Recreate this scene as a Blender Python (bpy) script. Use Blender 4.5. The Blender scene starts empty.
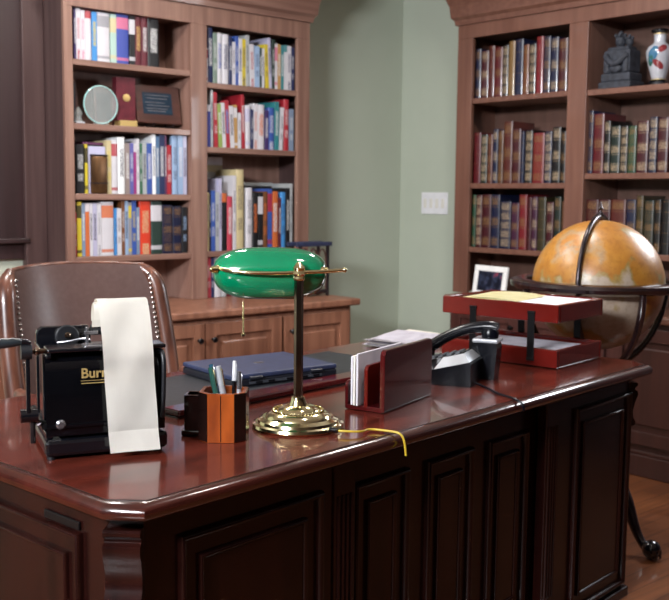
import bpy, bmesh, math, random
from mathutils import Vector, Matrix
random.seed(7)
C = bpy.context.scene.collection
SC = bpy.context.scene
PI = math.pi

# ------------------------------------------------------------------ camera, world, lights, exposure
cam = bpy.data.cameras.new('camera'); camo = bpy.data.objects.new('camera', cam); C.objects.link(camo)
fw = Vector((0.658887, 0.744920, -0.104702)); rt = Vector((0.749696, -0.661706, 0.010003)); up = rt.cross(fw)
camo.matrix_world = Matrix(((rt.x, up.x, -fw.x, 0), (rt.y, up.y, -fw.y, 0), (rt.z, up.z, -fw.z, 1.28), (0, 0, 0, 1)))
cam.sensor_width = 36; cam.lens = 36 * 995.65 / 669; cam.clip_start = 0.05
cam.dof.use_dof = True; cam.dof.focus_distance = 2.2; cam.dof.aperture_fstop = 7.0
SC.camera = camo
w = bpy.data.worlds.new('world'); SC.world = w; w.use_nodes = True
w.node_tree.nodes['Background'].inputs[0].default_value = (0.75, 0.85, 1.0, 1); w.node_tree.nodes['Background'].inputs[1].default_value = 0.25
SC.view_settings.view_transform = 'Standard'; SC.view_settings.look = 'None'; SC.view_settings.gamma = 1
SC.view_settings.exposure = 0.1; SC.view_settings.use_curve_mapping = False

def area(name, loc, target, sx, sy, power, col):
    l = bpy.data.lights.new(name, 'AREA'); l.shape = 'RECTANGLE'; l.size = sx; l.size_y = sy; l.energy = power; l.color = col
    o = bpy.data.objects.new(name, l); C.objects.link(o); o.location = loc
    o.rotation_euler = (Vector(target) - Vector(loc)).to_track_quat('-Z', 'Y').to_euler()
    return o
area('ceiling_panel_light', (-2.1, 0.8, 2.62), (2.4, 2.6, 1.0), 1.2, 0.7, 470, (0.92, 0.95, 1.0))
area('right_window_daylight', (4.42, 1.78, 1.72), (2.4, 1.7, 1.0), 0.65, 0.62, 34, (0.9, 0.94, 1.0))
DOWNLIGHTS = [(1.3, 3.2, 32), (2.1, 3.4, 16), (3.05, 2.5, 24), (1.6, 1.2, 8)]

# ------------------------------------------------------------------ materials
def lin(h):
    h = h.lstrip('#'); c = [int(h[i:i + 2], 16) / 255 for i in (0, 2, 4)]
    return tuple((x / 12.92 if x <= .04045 else ((x + .055) / 1.055) ** 2.4) for x in c) + (1,)
def base_mat(name, rough=.5, metal=0, coat=0, spec=.5):
    m = bpy.data.materials.new(name); m.use_nodes = True
    b = m.node_tree.nodes['Principled BSDF']
    b.inputs['Roughness'].default_value = rough; b.inputs['Metallic'].default_value = metal
    b.inputs['Coat Weight'].default_value = coat; b.inputs['Coat Roughness'].default_value = .06
    b.inputs['Specular IOR Level'].default_value = spec
    return m, m.node_tree, b
def noisy(name, c1, c2, rough=.5, scale=(8, 8, 8), metal=0, coat=0, detail=4, bump=0, lo=.35, hi=.65, spec=.5):
    m, t, b = base_mat(name, rough, metal, coat, spec)
    tc = t.nodes.new('ShaderNodeTexCoord'); mp = t.nodes.new('ShaderNodeMapping'); mp.inputs['Scale'].default_value = scale
    n = t.nodes.new('ShaderNodeTexNoise'); n.inputs['Detail'].default_value = detail; n.inputs['Scale'].default_value = 1
    r = t.nodes.new('ShaderNodeValToRGB'); r.color_ramp.elements[0].color = c1; r.color_ramp.elements[1].color = c2
    r.color_ramp.elements[0].position = lo; r.color_ramp.elements[1].position = hi
    t.links.new(tc.outputs['Object'], mp.inputs[0]); t.links.new(mp.outputs[0], n.inputs['Vector'])
    t.links.new(n.outputs[0], r.inputs[0]); t.links.new(r.outputs[0], b.inputs['Base Color'])
    if bump:
        bp = t.nodes.new('ShaderNodeBump'); bp.inputs['Strength'].default_value = bump; bp.inputs['Distance'].default_value = .002
        t.links.new(n.outputs[0], bp.inputs['Height']); t.links.new(bp.outputs[0], b.inputs['Normal'])
    return m
def flat(name, hexc, rough=.5, metal=0, coat=0, var=.88, spec=.5):
    c = lin(hexc); d = tuple(x * var for x in c[:3]) + (1,)
    return noisy(name, d, c, rough, (14, 14, 14), metal, coat, spec=spec)

M = {}
M['oak_x'] = noisy('cherry_wood_horizontal', lin('#725348'), lin('#8b6b5d'), .42, (2, 25, 40), coat=.15, detail=6)
M['oak_z'] = noisy('cherry_wood_upright', lin('#725348'), lin('#8b6b5d'), .42, (28, 28, 1.6), coat=.15, detail=6)
M['oak_in'] = noisy('cherry_wood_back', lin('#5a4036'), lin('#684a40'), .5, (22, 22, 1.4), detail=5)
M['oak_r'] = noisy('red_cherry_wood', lin('#624034'), lin('#724e40'), .4, (28, 28, 1.6), coat=.15, detail=6)
M['oak_rx'] = noisy('red_cherry_wood_horizontal', lin('#624034'), lin('#724e40'), .4, (30, 2, 40), coat=.15, detail=6)
M['oak_bl'] = noisy('cherry_back_lit_tone', lin('#7c5c50'), lin('#917064'), .5, (22, 22, 1.4), detail=5)  # paler than the face wood; light reaching the back is put into the colour
M['oak_w'] = noisy('warm_cherry_wood', lin('#754c3a'), lin('#90634d'), .42, (28, 28, 1.8), coat=.15, detail=6)
M['frame_white'] = flat('white_frame_paint', '#f0f0ee', .4)
M['nail'] = flat('nickel_nailhead', '#b4aca6', .25, .9)
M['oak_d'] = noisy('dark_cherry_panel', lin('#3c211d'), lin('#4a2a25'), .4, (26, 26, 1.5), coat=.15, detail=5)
M['wall'] = noisy('sage_green_paint', lin('#a5ac9d'), lin('#a9b0a1'), .85, (3, 3, 3))
M['white_paint'] = noisy('white_ceiling_paint', lin('#c9c6bd'), lin('#cfccc4'), .9, (3, 3, 3))
M['desk_top'] = noisy('mahogany_top', lin('#431b14'), lin('#60261b'), .2, (3, 22, 22), coat=.5, detail=6, spec=.4)
M['desk_edge'] = noisy('mahogany_edge', lin('#2b110d'), lin('#421a13'), .2, (4, 22, 22), coat=.5, detail=5)
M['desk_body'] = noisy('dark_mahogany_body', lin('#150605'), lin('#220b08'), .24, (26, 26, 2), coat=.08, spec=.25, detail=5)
M['inlay'] = flat('black_inlay', '#120806', .3)
M['red_lacquer'] = noisy('red_lacquer_wood', lin('#52120f'), lin('#621812'), .13, (5, 3, 6), coat=.35, detail=3, spec=.4)
M['black'] = flat('black_enamel', '#0a0b10', .18, coat=.6)
M['black_soft'] = flat('black_plastic', '#101217', .42)
M['black_metal'] = flat('black_metal', '#0d0c0f', .35, .4)
M['steel'] = flat('steel', '#9a9aa0', .25, .9)
M['silver'] = flat('silver_plastic', '#c8ccd2', .28, .5)
M['brass'] = noisy('polished_brass', lin('#dccf98'), lin('#efe6bc'), .13, (6, 6, 6), metal=1)
M['dark_brass'] = noisy('antique_brass', lin('#6a5a50'), lin('#8c7a68'), .2, (9, 9, 9), metal=1)
M['bronze'] = noisy('dark_bronze', lin('#2c2628'), lin('#4a4346'), .28, (12, 12, 12), metal=.8)
M['paper'] = noisy('paper_white', lin('#e6e2da'), lin('#f0ece4'), .75, (20, 20, 8))
M['paper_blue'] = noisy('paper_cool_white', lin('#cfcbd6'), lin('#e2dfe8'), .75, (20, 20, 8))
M['paper_cream'] = noisy('paper_cream', lin('#e2dcae'), lin('#ece6c0'), .75, (20, 20, 8))
M['pages'] = noisy('page_block', lin('#b8ac96'), lin('#cfc4ae'), .85, (4, 4, 90))
M['leather'] = noisy('brown_leather', lin('#755c57'), lin('#7b625d'), .33, (60, 60, 60), bump=.12, detail=3)
M['ring_wood'] = noisy('black_brown_wood', lin('#150c0d'), lin('#241416'), .22, (26, 26, 3), coat=.6)
M['oak_s'] = noisy('cherry_side_shade_tone', lin('#402e2d'), lin('#4d3a38'), .45, (28, 28, 1.6), detail=6)  # darker cherry for side panel and filler; their shade is put into the colour
M['chair_wood'] = noisy('chair_wood', lin('#42261e'), lin('#6c4232'), .32, (26, 26, 3), coat=.2)
M['holder_wood'] = noisy('dark_red_lacquer', lin('#3c0c0e'), lin('#481012'), .13, (5, 3, 6), coat=.35, detail=3, spec=.4)  # darker copy of red_lacquer; shade on the holder's front is put into the colour
M['phone'] = flat('blue_black_plastic', '#080a12', .25, spec=.3)
M['gold'] = flat('gold_foil', '#d0b474', .38, .6)
M['shade_green'] = noisy('emerald_glass', lin('#026846'), lin('#03784f'), .1, (5, 5, 5), coat=1)
M['shade_white'] = flat('white_glass', '#cfd8cf', .25)
M['laptop'] = noisy('navy_laptop_plastic', lin('#242a42'), lin('#2b3350'), .45, (40, 40, 40))
M['laptop_dark'] = flat('dark_laptop_plastic', '#14161f', .4)
M['pad'] = noisy('dark_leather_pad', lin('#17191d'), lin('#20242a'), .42, (50, 50, 50), bump=.2)
M['cup_wood'] = noisy('burl_wood', lin('#662a10'), lin('#974818'), .22, (18, 18, 5), coat=.8, detail=7)
M['cup_dark'] = flat('dark_lacquer_wood', '#180c0a', .2, coat=.8)
M['yellow_cord'] = flat('yellow_cord', '#b59a28', .4)
M['white_plastic'] = flat('white_plastic', '#d8d8dc', .4)
M['grey_plastic'] = flat('grey_plastic', '#3a3d44', .4)
M['handle_grey'] = flat('dark_grey_handle', '#20262a', .35, coat=.3)
M['stone'] = noisy('dark_grey_stone', lin('#1e2129'), lin('#343842'), .7, (40, 40, 40), bump=.6)
M['porcelain'] = noisy('white_porcelain', lin('#a0a2aa'), lin('#b8bac2'), .15, (9, 9, 9), coat=.6)
M['blue_glaze'] = flat('blue_glaze', '#3a6a8a', .2, coat=.6)
M['red_glaze'] = flat('red_glaze', '#7a2f34', .2, coat=.6)
M['green_glaze'] = flat('green_glaze', '#2f5c52', .2, coat=.6)
M['blue_plate'] = noisy('dark_blue_plate', lin('#1c2c3c'), lin('#2b4152'), .25, (30, 30, 30), metal=.4)
M['plaque_wood'] = noisy('dark_plaque_wood', lin('#3a201a'), lin('#4e2c24'), .3, (5, 20, 30), coat=.4)
M['maroon_case'] = noisy('maroon_leatherette', lin('#4a1620'), lin('#5c2029'), .35, (30, 30, 30))
M['brass_box'] = noisy('aged_bronze_box', lin('#3c2a1c'), lin('#8a6440'), .35, (12, 12, 3), metal=.6)
M['shutter'] = noisy('dark_walnut_panel', lin('#221213'), lin('#2c181a'), .5, (26, 26, 1.2), detail=5)

def glass_mat(name, tint):
    m, t, b = base_mat(name, .02); b.inputs['Transmission Weight'].default_value = 1; b.inputs['Base Color'].default_value = tint
    b.inputs['Transmission Weight'].default_value = 0; b.inputs['Alpha'].default_value = tint[3]; return m
M['glass'] = glass_mat('clear_glass', (.8, .88, .87, .13)); M['glass_rim'] = glass_mat('glass_edge', (.35, .6, .58, .75))

def floor_mat():
    m, t, b = base_mat('hardwood_planks', .3, coat=.3)
    tc = t.nodes.new('ShaderNodeTexCoord'); mp = t.nodes.new('ShaderNodeMapping'); mp.inputs['Scale'].default_value = (1, 1, 1)
    br = t.nodes.new('ShaderNodeTexBrick'); br.inputs['Scale'].default_value = 1; br.inputs['Brick Width'].default_value = 1.1
    br.inputs['Row Height'].default_value = .085; br.inputs['Mortar Size'].default_value = .0015
    br.inputs['Color1'].default_value = lin('#6e3f26'); br.inputs['Color2'].default_value = lin('#86502f'); br.inputs['Mortar'].default_value = lin('#3a1d0e')
    n = t.nodes.new('ShaderNodeTexNoise'); n.inputs['Scale'].default_value = 1; mp2 = t.nodes.new('ShaderNodeMapping'); mp2.inputs['Scale'].default_value = (3, 50, 1)
    mx = t.nodes.new('ShaderNodeMixRGB'); mx.blend_type = 'MULTIPLY'; mx.inputs[0].default_value = .6
    r = t.nodes.new('ShaderNodeValToRGB'); r.color_ramp.elements[0].color = (.45, .45, .45, 1); r.color_ramp.elements[0].position = .3; r.color_ramp.elements[1].position = .7
    t.links.new(tc.outputs['Object'], mp.inputs[0]); t.links.new(mp.outputs[0], br.inputs[0]); t.links.new(tc.outputs['Object'], mp2.inputs[0])
    t.links.new(mp2.outputs[0], n.inputs[0]); t.links.new(n.outputs[0], r.inputs[0]); t.links.new(br.outputs[0], mx.inputs[1]); t.links.new(r.outputs[0], mx.inputs[2])
    t.links.new(mx.outputs[0], b.inputs['Base Color']); return m
M['floor'] = floor_mat()
def globe_mat():
    m, t, b = base_mat('antique_globe_map', .38, coat=.2)
    b.inputs['Coat Roughness'].default_value = .3
    tc = t.nodes.new('ShaderNodeTexCoord')
    n = t.nodes.new('ShaderNodeTexNoise'); n.inputs['Scale'].default_value = 6; n.inputs['Detail'].default_value = 9; n.inputs['Roughness'].default_value = .55
    sp = t.nodes.new('ShaderNodeSeparateXYZ'); ad = t.nodes.new('ShaderNodeMath'); ad.operation = 'MULTIPLY_ADD'; ad.inputs[1].default_value = .8
    r = t.nodes.new('ShaderNodeValToRGB'); cr = r.color_ramp; cr.elements[0].position = .42; cr.elements[0].color = lin('#a09080')
    cr.elements[1].position = .47; cr.elements[1].color = lin('#8a7440')
    e = cr.elements.new(.5); e.color = lin('#9c6626'); e = cr.elements.new(.62); e.color = lin('#a8742c'); e = cr.elements.new(.7); e.color = lin('#9a8060'); e = cr.elements.new(.74); e.color = lin('#a87234')
    t.links.new(tc.outputs['Object'], n.inputs[0]); t.links.new(tc.outputs['Object'], sp.inputs[0])
    t.links.new(sp.outputs[2], ad.inputs[0]); t.links.new(n.outputs[0], ad.inputs[2])
    n2 = t.nodes.new('ShaderNodeTexNoise'); n2.inputs['Scale'].default_value = 60; n2.inputs['Detail'].default_value = 3
    r2 = t.nodes.new('ShaderNodeValToRGB'); r2.color_ramp.elements[0].position = .35; r2.color_ramp.elements[0].color = (.72, .66, .6, 1); r2.color_ramp.elements[1].position = .5
    mx = t.nodes.new('ShaderNodeMixRGB'); mx.blend_type = 'MULTIPLY'; mx.inputs[0].default_value = .6
    t.links.new(tc.outputs['Object'], n2.inputs[0]); t.links.new(n2.outputs[0], r2.inputs[0])
    t.links.new(ad.outputs[0], r.inputs[0]); t.links.new(r.outputs[0], mx.inputs[1]); t.links.new(r2.outputs[0], mx.inputs[2])
    t.links.new(mx.outputs[0], b.inputs['Base Color']); return m
M['globe'] = globe_mat()
def photo_mat():
    m, t, b = base_mat('dark_photo_print', .35)
    tc = t.nodes.new('ShaderNodeTexCoord'); n = t.nodes.new('ShaderNodeTexNoise'); n.inputs['Scale'].default_value = 22
    r = t.nodes.new('ShaderNodeValToRGB'); cr = r.color_ramp; cr.elements[0].position = .4; cr.elements[0].color = lin('#0c1020'); cr.elements[1].position = .75; cr.elements[1].color = lin('#a08090')
    e = cr.elements.new(.55); e.color = lin('#30384e'); e = cr.elements.new(.65); e.color = lin('#8a3040')
    t.links.new(tc.outputs['Object'], n.inputs[0]); t.links.new(n.outputs[0], r.inputs[0]); t.links.new(r.outputs[0], b.inputs['Base Color']); return m
M['photo'] = photo_mat()
def emis(name, col, s):
    m, t, b = base_mat(name); b.inputs['Emission Color'].default_value = col; b.inputs['Emission Strength'].default_value = s; b.inputs['Base Color'].default_value = (.9, .9, .9, 1); return m
M['lampglow'] = emis('downlight_glow', (1, .9, .75, 1), 6)
BC = dict(purple='#3c2a5e', white='#c8c6cc', sky_blue='#3f86c4', mint='#a6c2b8', royal_blue='#3c4c9c', black='#121216', maroon='#5a1c28', yellow='#c4b02c', cream='#c2b48a',
          bright_white='#eceef0', taupe='#8a7c78', violet='#5c5a9c', magenta='#962a72', green='#2f6044', pale_grey='#a4a8aa', blue='#34529c', steel_blue='#4a6a8e', navy='#1c2750',
          plum='#5a2a4c', red='#a02430', pale_blue='#8fa8c8', lavender='#b0aec8', grey_blue='#76869c', orange='#c06434', brown='#6e4426', grey='#8a8a90', orange_red='#cc3a20',
          dark_green='#20352e', gold='#b8975a', grey_green='#76887c', tan='#b08850', teal='#2e7a80', indigo='#383c90', lime='#8a9e50', pink_red='#b83c4e', pink='#c46a86',
          crimson='#781a26', red_brown='#733028', orange_brown='#8e4a26', olive='#4c4428')
BM = {k: flat('book_' + k, v, .45, coat=.1, var=.93) for k, v in BC.items()}
_bm = {}
def cover_mat(c1, c2, leather, style):
    """cloth, paper or leather cover whose spine carries the tooling or title blocks (spine side only)"""
    key = (c1, c2, leather, style)
    if key in _bm: return _bm[key]
    m, t, b = base_mat(('leather_' if leather else '') + 'book_' + c1 + '_' + (c2 or 'plain'), .34 if leather else .45, 0, .35 if leather else .1)
    N, L = t.nodes.new, t.links.new
    tc = N('ShaderNodeTexCoord'); sp = N('ShaderNodeSeparateXYZ'); L(tc.outputs['Generated'], sp.inputs[0])
    def math_(op, x, y=None, v=None):
        q = N('ShaderNodeMath'); q.operation = op; L(x, q.inputs[0])
        if y is not None: L(y, q.inputs[1])
        if v is not None: q.inputs[1].default_value = v
        return q.outputs[0]
    def ramp(src, stops):
        r = N('ShaderNodeValToRGB'); r.color_ramp.interpolation = 'CONSTANT'; el = r.color_ramp.elements
        el[0].position = stops[0][0]; el[0].color = (stops[0][1],) * 3 + (1,); el[1].position = stops[1][0]; el[1].color = (stops[1][1],) * 3 + (1,)
        for p, v in stops[2:]: e = el.new(p); e.color = (v,) * 3 + (1,)
        L(src, r.inputs[0]); return r.outputs[0]
    spine = math_('LESS_THAN', sp.outputs[1], v=.06)
    no = N('ShaderNodeTexNoise'); mp = N('ShaderNodeMapping'); L(tc.outputs['Object'], mp.inputs[0]); L(mp.outputs[0], no.inputs[0]); no.inputs['Scale'].default_value = 1; no.inputs['Detail'].default_value = 2
    if leather:
        mp.inputs['Scale'].default_value = (220, 220, 120)
        rnd = random.Random(style * 31 + 5); st = [(0, 0)]
        for q in range(5):
            z0 = .03 + q * .19; fill = 0 if style == 3 else .85 if (q % 2 == 0 or style == 1) else (.35 if style == 2 else 0)
            st += [(z0 + .015, fill), (z0 + .15, 0), (z0 + .165, .9), (z0 + .175, 0)]
        tool = ramp(no.outputs[0], [(0, .15), (.47, .85)]); zone = ramp(sp.outputs[2], st)
        xr = ramp(sp.outputs[0], [(0, .3), (.14, 1), (.86, .3)])
        f = math_('MULTIPLY', math_('MULTIPLY', zone, tool), math_('MULTIPLY', xr, spine))
        col2 = lin('#785a38') if c2 == 'gold' else lin('#a08c72')
    else:
        mp.inputs['Scale'].default_value = (420, 420, 110)
        st = {0: [(0, 0), (.06, .9), (.12, 0), (.3, .0), (.7, 1), (.93, 0)], 1: [(0, .9), (.2, 0), (.4, .7), (.82, 0)], 2: [(0, 0), (.3, .9), (.8, 0)], 3: [(0, 0), (.08, .8), (.16, 0), (.62, 1), (.92, 0)], 4: [(0, 0), (.84, 1)], 5: [(0, 0), (.25, .6), (.4, 0), (.5, .6), (.8, 0)]}[style]
        zone = ramp(sp.outputs[2], st); tool = ramp(no.outputs[0], [(0, .25), (.5, 1)] if style in (1, 2, 5) else [(0, .9), (.6, 1)])
        xr = ramp(sp.outputs[0], [(0, 0), (.2, 1), (.8, 0)] if style in (1, 2, 5) else [(0, 1), (.97, 0)])
        f = math_('MULTIPLY', math_('MULTIPLY', zone, tool), math_('MULTIPLY', xr, spine))
        col2 = lin(BC[c2]) if c2 else lin('#303038' if sum(lin(BC[c1])[:3]) > .8 else '#c8c8c8')
    mx = N('ShaderNodeMixRGB'); mx.inputs[1].default_value = tuple(v * (.42 if leather else .95) for v in lin(BC[c1])[:3]) + (1,); mx.inputs[2].default_value = col2; L(f, mx.inputs[0])
    n2 = N('ShaderNodeTexNoise'); n2.inputs['Scale'].default_value = 12; r2 = N('ShaderNodeValToRGB'); r2.color_ramp.elements[0].color = (.82, .82, .82, 1)
    m2 = N('ShaderNodeMixRGB'); m2.blend_type = 'MULTIPLY'; m2.inputs[0].default_value = 1; L(tc.outputs['Object'], n2.inputs[0]); L(n2.outputs[0], r2.inputs[0]); L(mx.outputs[0], m2.inputs[1]); L(r2.outputs[0], m2.inputs[2])
    L(m2.outputs[0], b.inputs['Base Color']); _bm[key] = m; return m

# ------------------------------------------------------------------ mesh helpers
class MB:
    def __init__(s): s.bm = bmesh.new()
    def _add(s, verts, mat):
        if mat is not None: bmesh.ops.transform(s.bm, matrix=mat, verts=verts)
    def box(s, x0, x1, y0, y1, z0, z1, bev=0, mat=None, seg=2):
        r = bmesh.ops.create_cube(s.bm, size=1)['verts']
        for v in r: v.co = Vector(((x0 + x1) / 2 + v.co.x * (x1 - x0), (y0 + y1) / 2 + v.co.y * (y1 - y0), (z0 + z1) / 2 + v.co.z * (z1 - z0)))
        vs = set(r)
        if bev:
            es = list({e for v in r for e in v.link_edges})
            rr = bmesh.ops.bevel(s.bm, geom=es, offset=bev, segments=seg, profile=.5, affect='EDGES')
            vs = set(v for v in rr['verts'])
            for f in rr['faces']: vs.update(f.verts)
            for v in list(vs):
                for f in v.link_faces: vs.update(f.verts)
        s._add([v for v in vs if v.is_valid], mat); return s
    def prism(s, pts, z0, z1, mat=None, bev=0):
        n = len(pts); a = [s.bm.verts.new((p[0], p[1], z0)) for p in pts]; b = [s.bm.verts.new((p[0], p[1], z1)) for p in pts]
        fs = [s.bm.faces.new(a[::-1]), s.bm.faces.new(b)]
        for i in range(n): fs.append(s.bm.faces.new((a[i], a[(i + 1) % n], b[(i + 1) % n], b[i])))
        vs = a + b
        if bev:
            es = [e for e in {e for f in fs[:2] for e in f.edges}]
            rr = bmesh.ops.bevel(s.bm, geom=es, offset=bev, segments=2, profile=.5, affect='EDGES')
            vs = set(v for v in rr['verts'])
            for v in list(vs):
                for f in v.link_faces: vs.update(f.verts)
            vs = [v for v in vs if v.is_valid]
        s._add(vs, mat); return s
    def lathe(s, prof, seg=32, mat=None, close=True):
        rings = []; vs = []
        for r, z in prof:
            ring = [s.bm.verts.new((r * math.cos(2 * PI * i / seg), r * math.sin(2 * PI * i / seg), z)) for i in range(seg)]; rings.append(ring); vs += ring
        for a, b in zip(rings, rings[1:]):
            for i in range(seg): s.bm.faces.new((a[i], a[(i + 1) % seg], b[(i + 1) % seg], b[i]))
        if close:
            s.bm.faces.new(rings[0][::-1]); s.bm.faces.new(rings[-1])
        s._add(vs, mat); return s
    def cyl(s, p0, p1, r, seg=16, r2=None):
        p0, p1 = Vector(p0), Vector(p1); d = p1 - p0
        m = Matrix.Translation(p0) @ d.to_track_quat('Z', 'Y').to_matrix().to_4x4()
        return s.lathe([(r, 0), (r if r2 is None else r2, d.length)], seg, m)
    def tube(s, pts, r, seg=10, sm=0, flat=None):
        pts = [Vector(p) for p in pts]
        rs = r if isinstance(r, (list, tuple)) else [r] * len(pts)
        rs = list(rs)
        for _ in range(sm):
            np_, nr = [pts[0]], [rs[0]]
            for i in range(len(pts) - 1):
                np_ += [pts[i] * .75 + pts[i + 1] * .25, pts[i] * .25 + pts[i + 1] * .75]; nr += [rs[i] * .75 + rs[i + 1] * .25, rs[i] * .25 + rs[i + 1] * .75]
            np_.append(pts[-1]); nr.append(rs[-1]); pts, rs = np_, nr
        rings = []; nrm = None
        for i, p in enumerate(pts):
            t = (pts[min(i + 1, len(pts) - 1)] - pts[max(i - 1, 0)]).normalized()
            if nrm is None: nrm = t.orthogonal().normalized() if flat is None else Vector(flat)
            nrm = (nrm - t * nrm.dot(t)).normalized(); bn = t.cross(nrm)
            k = 1 if flat is None else .45
            rings.append([s.bm.verts.new(p + (nrm * math.cos(2 * PI * j / seg) + bn * math.sin(2 * PI * j / seg) * k) * rs[i]) for j in range(seg)])
        for a, b in zip(rings, rings[1:]):
            for j in range(seg): s.bm.faces.new((a[j], a[(j + 1) % seg], b[(j + 1) % seg], b[j]))
        s.bm.faces.new(rings[0][::-1]); s.bm.faces.new(rings[-1]); return s
    def sphere(s, c, r, seg=16, sc=(1, 1, 1)):
        v = bmesh.ops.create_uvsphere(s.bm, u_segments=seg, v_segments=max(6, seg // 2), radius=r)['verts']
        for q in v: q.co = Vector((q.co.x * sc[0] + c[0], q.co.y * sc[1] + c[1], q.co.z * sc[2] + c[2]))
        return s
    def grid(s, rows, thick=0, closed=False):
        R = [[s.bm.verts.new(p) for p in row] for row in rows]; fs = []
        for a, b in zip(R, R[1:]):
            for i in range(len(a) - 1 + (1 if closed else 0)): fs.append(s.bm.faces.new((a[i], a[(i + 1) % len(a)], b[(i + 1) % len(a)], b[i])))
        if thick: bmesh.ops.solidify(s.bm, geom=fs, thickness=thick)
        return s
    def build(s, name, mat, parent=None, smooth=False, loc=None, rot=None):
        bmesh.ops.recalc_face_normals(s.bm, faces=s.bm.faces)
        me = bpy.data.meshes.new(name); s.bm.to_mesh(me); s.bm.free(); me.materials.append(mat)
        if smooth:
            for p in me.polygons: p.use_smooth = True
            try: me.set_sharp_from_angle(angle=math.radians(38))
            except Exception: pass
        o = bpy.data.objects.new(name, me); C.objects.link(o)
        if parent: o.parent = parent
        if loc: o.location = loc
        if rot: o.rotation_euler = rot
        return o
def tag(o, label, cat, group=None):
    o['label'] = label; o['category'] = cat
    if group: o['group'] = group
    return o
def thing(name, label, cat, loc, rz=0, group=None):
    o = bpy.data.objects.new(name, None); C.objects.link(o); o.location = loc; o.rotation_euler = (0, 0, rz); return tag(o, label, cat, group)
def attach(o, t):
    bpy.context.view_layer.update(); o.parent = t; o.matrix_parent_inverse = t.matrix_world.inverted(); return o
def struct(o): o['kind'] = 'structure'; return o
DA = math.radians(6.654)
def D(x, y, z=0):                    # desk-frame coordinates (the desk stands turned by DA in the room) to room coordinates
    return Vector((x * math.cos(DA) - y * math.sin(DA), x * math.sin(DA) + y * math.cos(DA), z))
def text_obj(body, size, mat, parent, loc, rot, name='lettering', ext=.0003, bold=0.0, align='LEFT'):
    c = bpy.data.curves.new(name, 'FONT'); c.body = body; c.size = size; c.extrude = ext; c.offset = bold; c.align_x = align
    t = bpy.data.objects.new(name + '_src', c); C.objects.link(t)
    bpy.context.view_layer.update()
    me = bpy.data.meshes.new_from_object(t.evaluated_get(bpy.context.evaluated_depsgraph_get()))
    bpy.data.objects.remove(t); me.materials.clear(); me.materials.append(mat)
    o = bpy.data.objects.new(name, me); C.objects.link(o); o.parent = parent; o.location = loc; o.rotation_euler = rot; return o

# ------------------------------------------------------------------ room
struct(MB().box(-3.6, 4.6, -3.1, 4.6, -.05, 0).build('floor', M['floor']))
struct(MB().box(-3.6, 4.6, -3.1, 4.6, 2.7, 2.75).build('ceiling', M['white_paint']))
struct(MB().box(-3.6, 4.6, 4.45, 4.55, 0, 2.7).build('wall_back', M['wall']))
struct(MB().box(4.48, 4.58, 2.1, 4.45, 0, 2.7).build('wall_right', M['wall']))
struct(MB().box(4.48, 4.58, -3.1, 2.1, 0, 2.7).build('wall_side', M['shutter']))  # unseen rest of the right wall, made dark to cut reflections on the desk
struct(MB().box(-3.6, -3.5, -3.1, 4.45, 0, 2.7).build('wall_left', M['shutter']))  # this and wall_front are unseen, made dark to cut fill light
struct(MB().box(-3.5, 4.48, -3.1, -3.0, 0, 2.7).build('wall_front', M['shutter']))
struct(MB().box(3.5, 4.465, 4.435, 4.45, 0, .14, .004).build('baseboard_back', M['white_paint']))
struct(MB().box(4.465, 4.48, 3.74, 4.45, 0, .14, .004).build('baseboard_right', M['white_paint']))
# dark wooden window casing with closed panel and sill, left of the bookcase
struct(MB().box(.9, 2.02, 4.42, 4.45, 1.06, 2.7, .004).build('window_1', M['shutter']))
struct(MB().box(.9, 2.0, 4.39, 4.45, 1.045, 1.068, .005).build('trim_1', M['shutter']))
struct(MB().box(.9, 1.985, 4.425, 4.45, .97, 1.044, .004).build('trim_2', M['shutter']))
for i, (x, y, pw) in enumerate(DOWNLIGHTS):
    l = bpy.data.lights.new('ceiling_downlight', 'AREA'); l.shape = 'DISK'; l.size = .22; l.energy = pw; l.color = (1.0, .95, .9)
    o = bpy.data.objects.new('ceiling_downlight', l); C.objects.link(o); o.location = (x, y, 2.68)

# ------------------------------------------------------------------ bookcases
def crown(mb, a0, a1, depth):
    # stepped crown along local x from a0 to a1, projecting towards -y and past both ends
    prof = [(.0, 2.2), (.012, 2.2), (.016, 2.225), (.03, 2.24), (.036, 2.3), (.06, 2.36), (.095, 2.40), (.1, 2.44), (.115, 2.45), (.115, 2.5)]
    for (p, z), (q, z2) in zip(prof, prof[1:]):
        if z2 - z < 1e-4: continue
        a = [(a0 - p, -p), (a1 + p, -p), (a1 + p, depth), (a0 - p, depth)]; b = [(a0 - q, -q), (a1 + q, -q), (a1 + q, depth), (a0 - q, depth)]
        va = [mb.bm.verts.new((u[0], u[1], z)) for u in a]; vb = [mb.bm.verts.new((u[0], u[1], z2)) for u in b]
        mb.bm.faces.new(va[::-1]); mb.bm.faces.new(vb)
        for i in range(4): mb.bm.faces.new((va[i], va[(i + 1) % 4], vb[(i + 1) % 4], vb[i]))
    return mb
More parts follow.
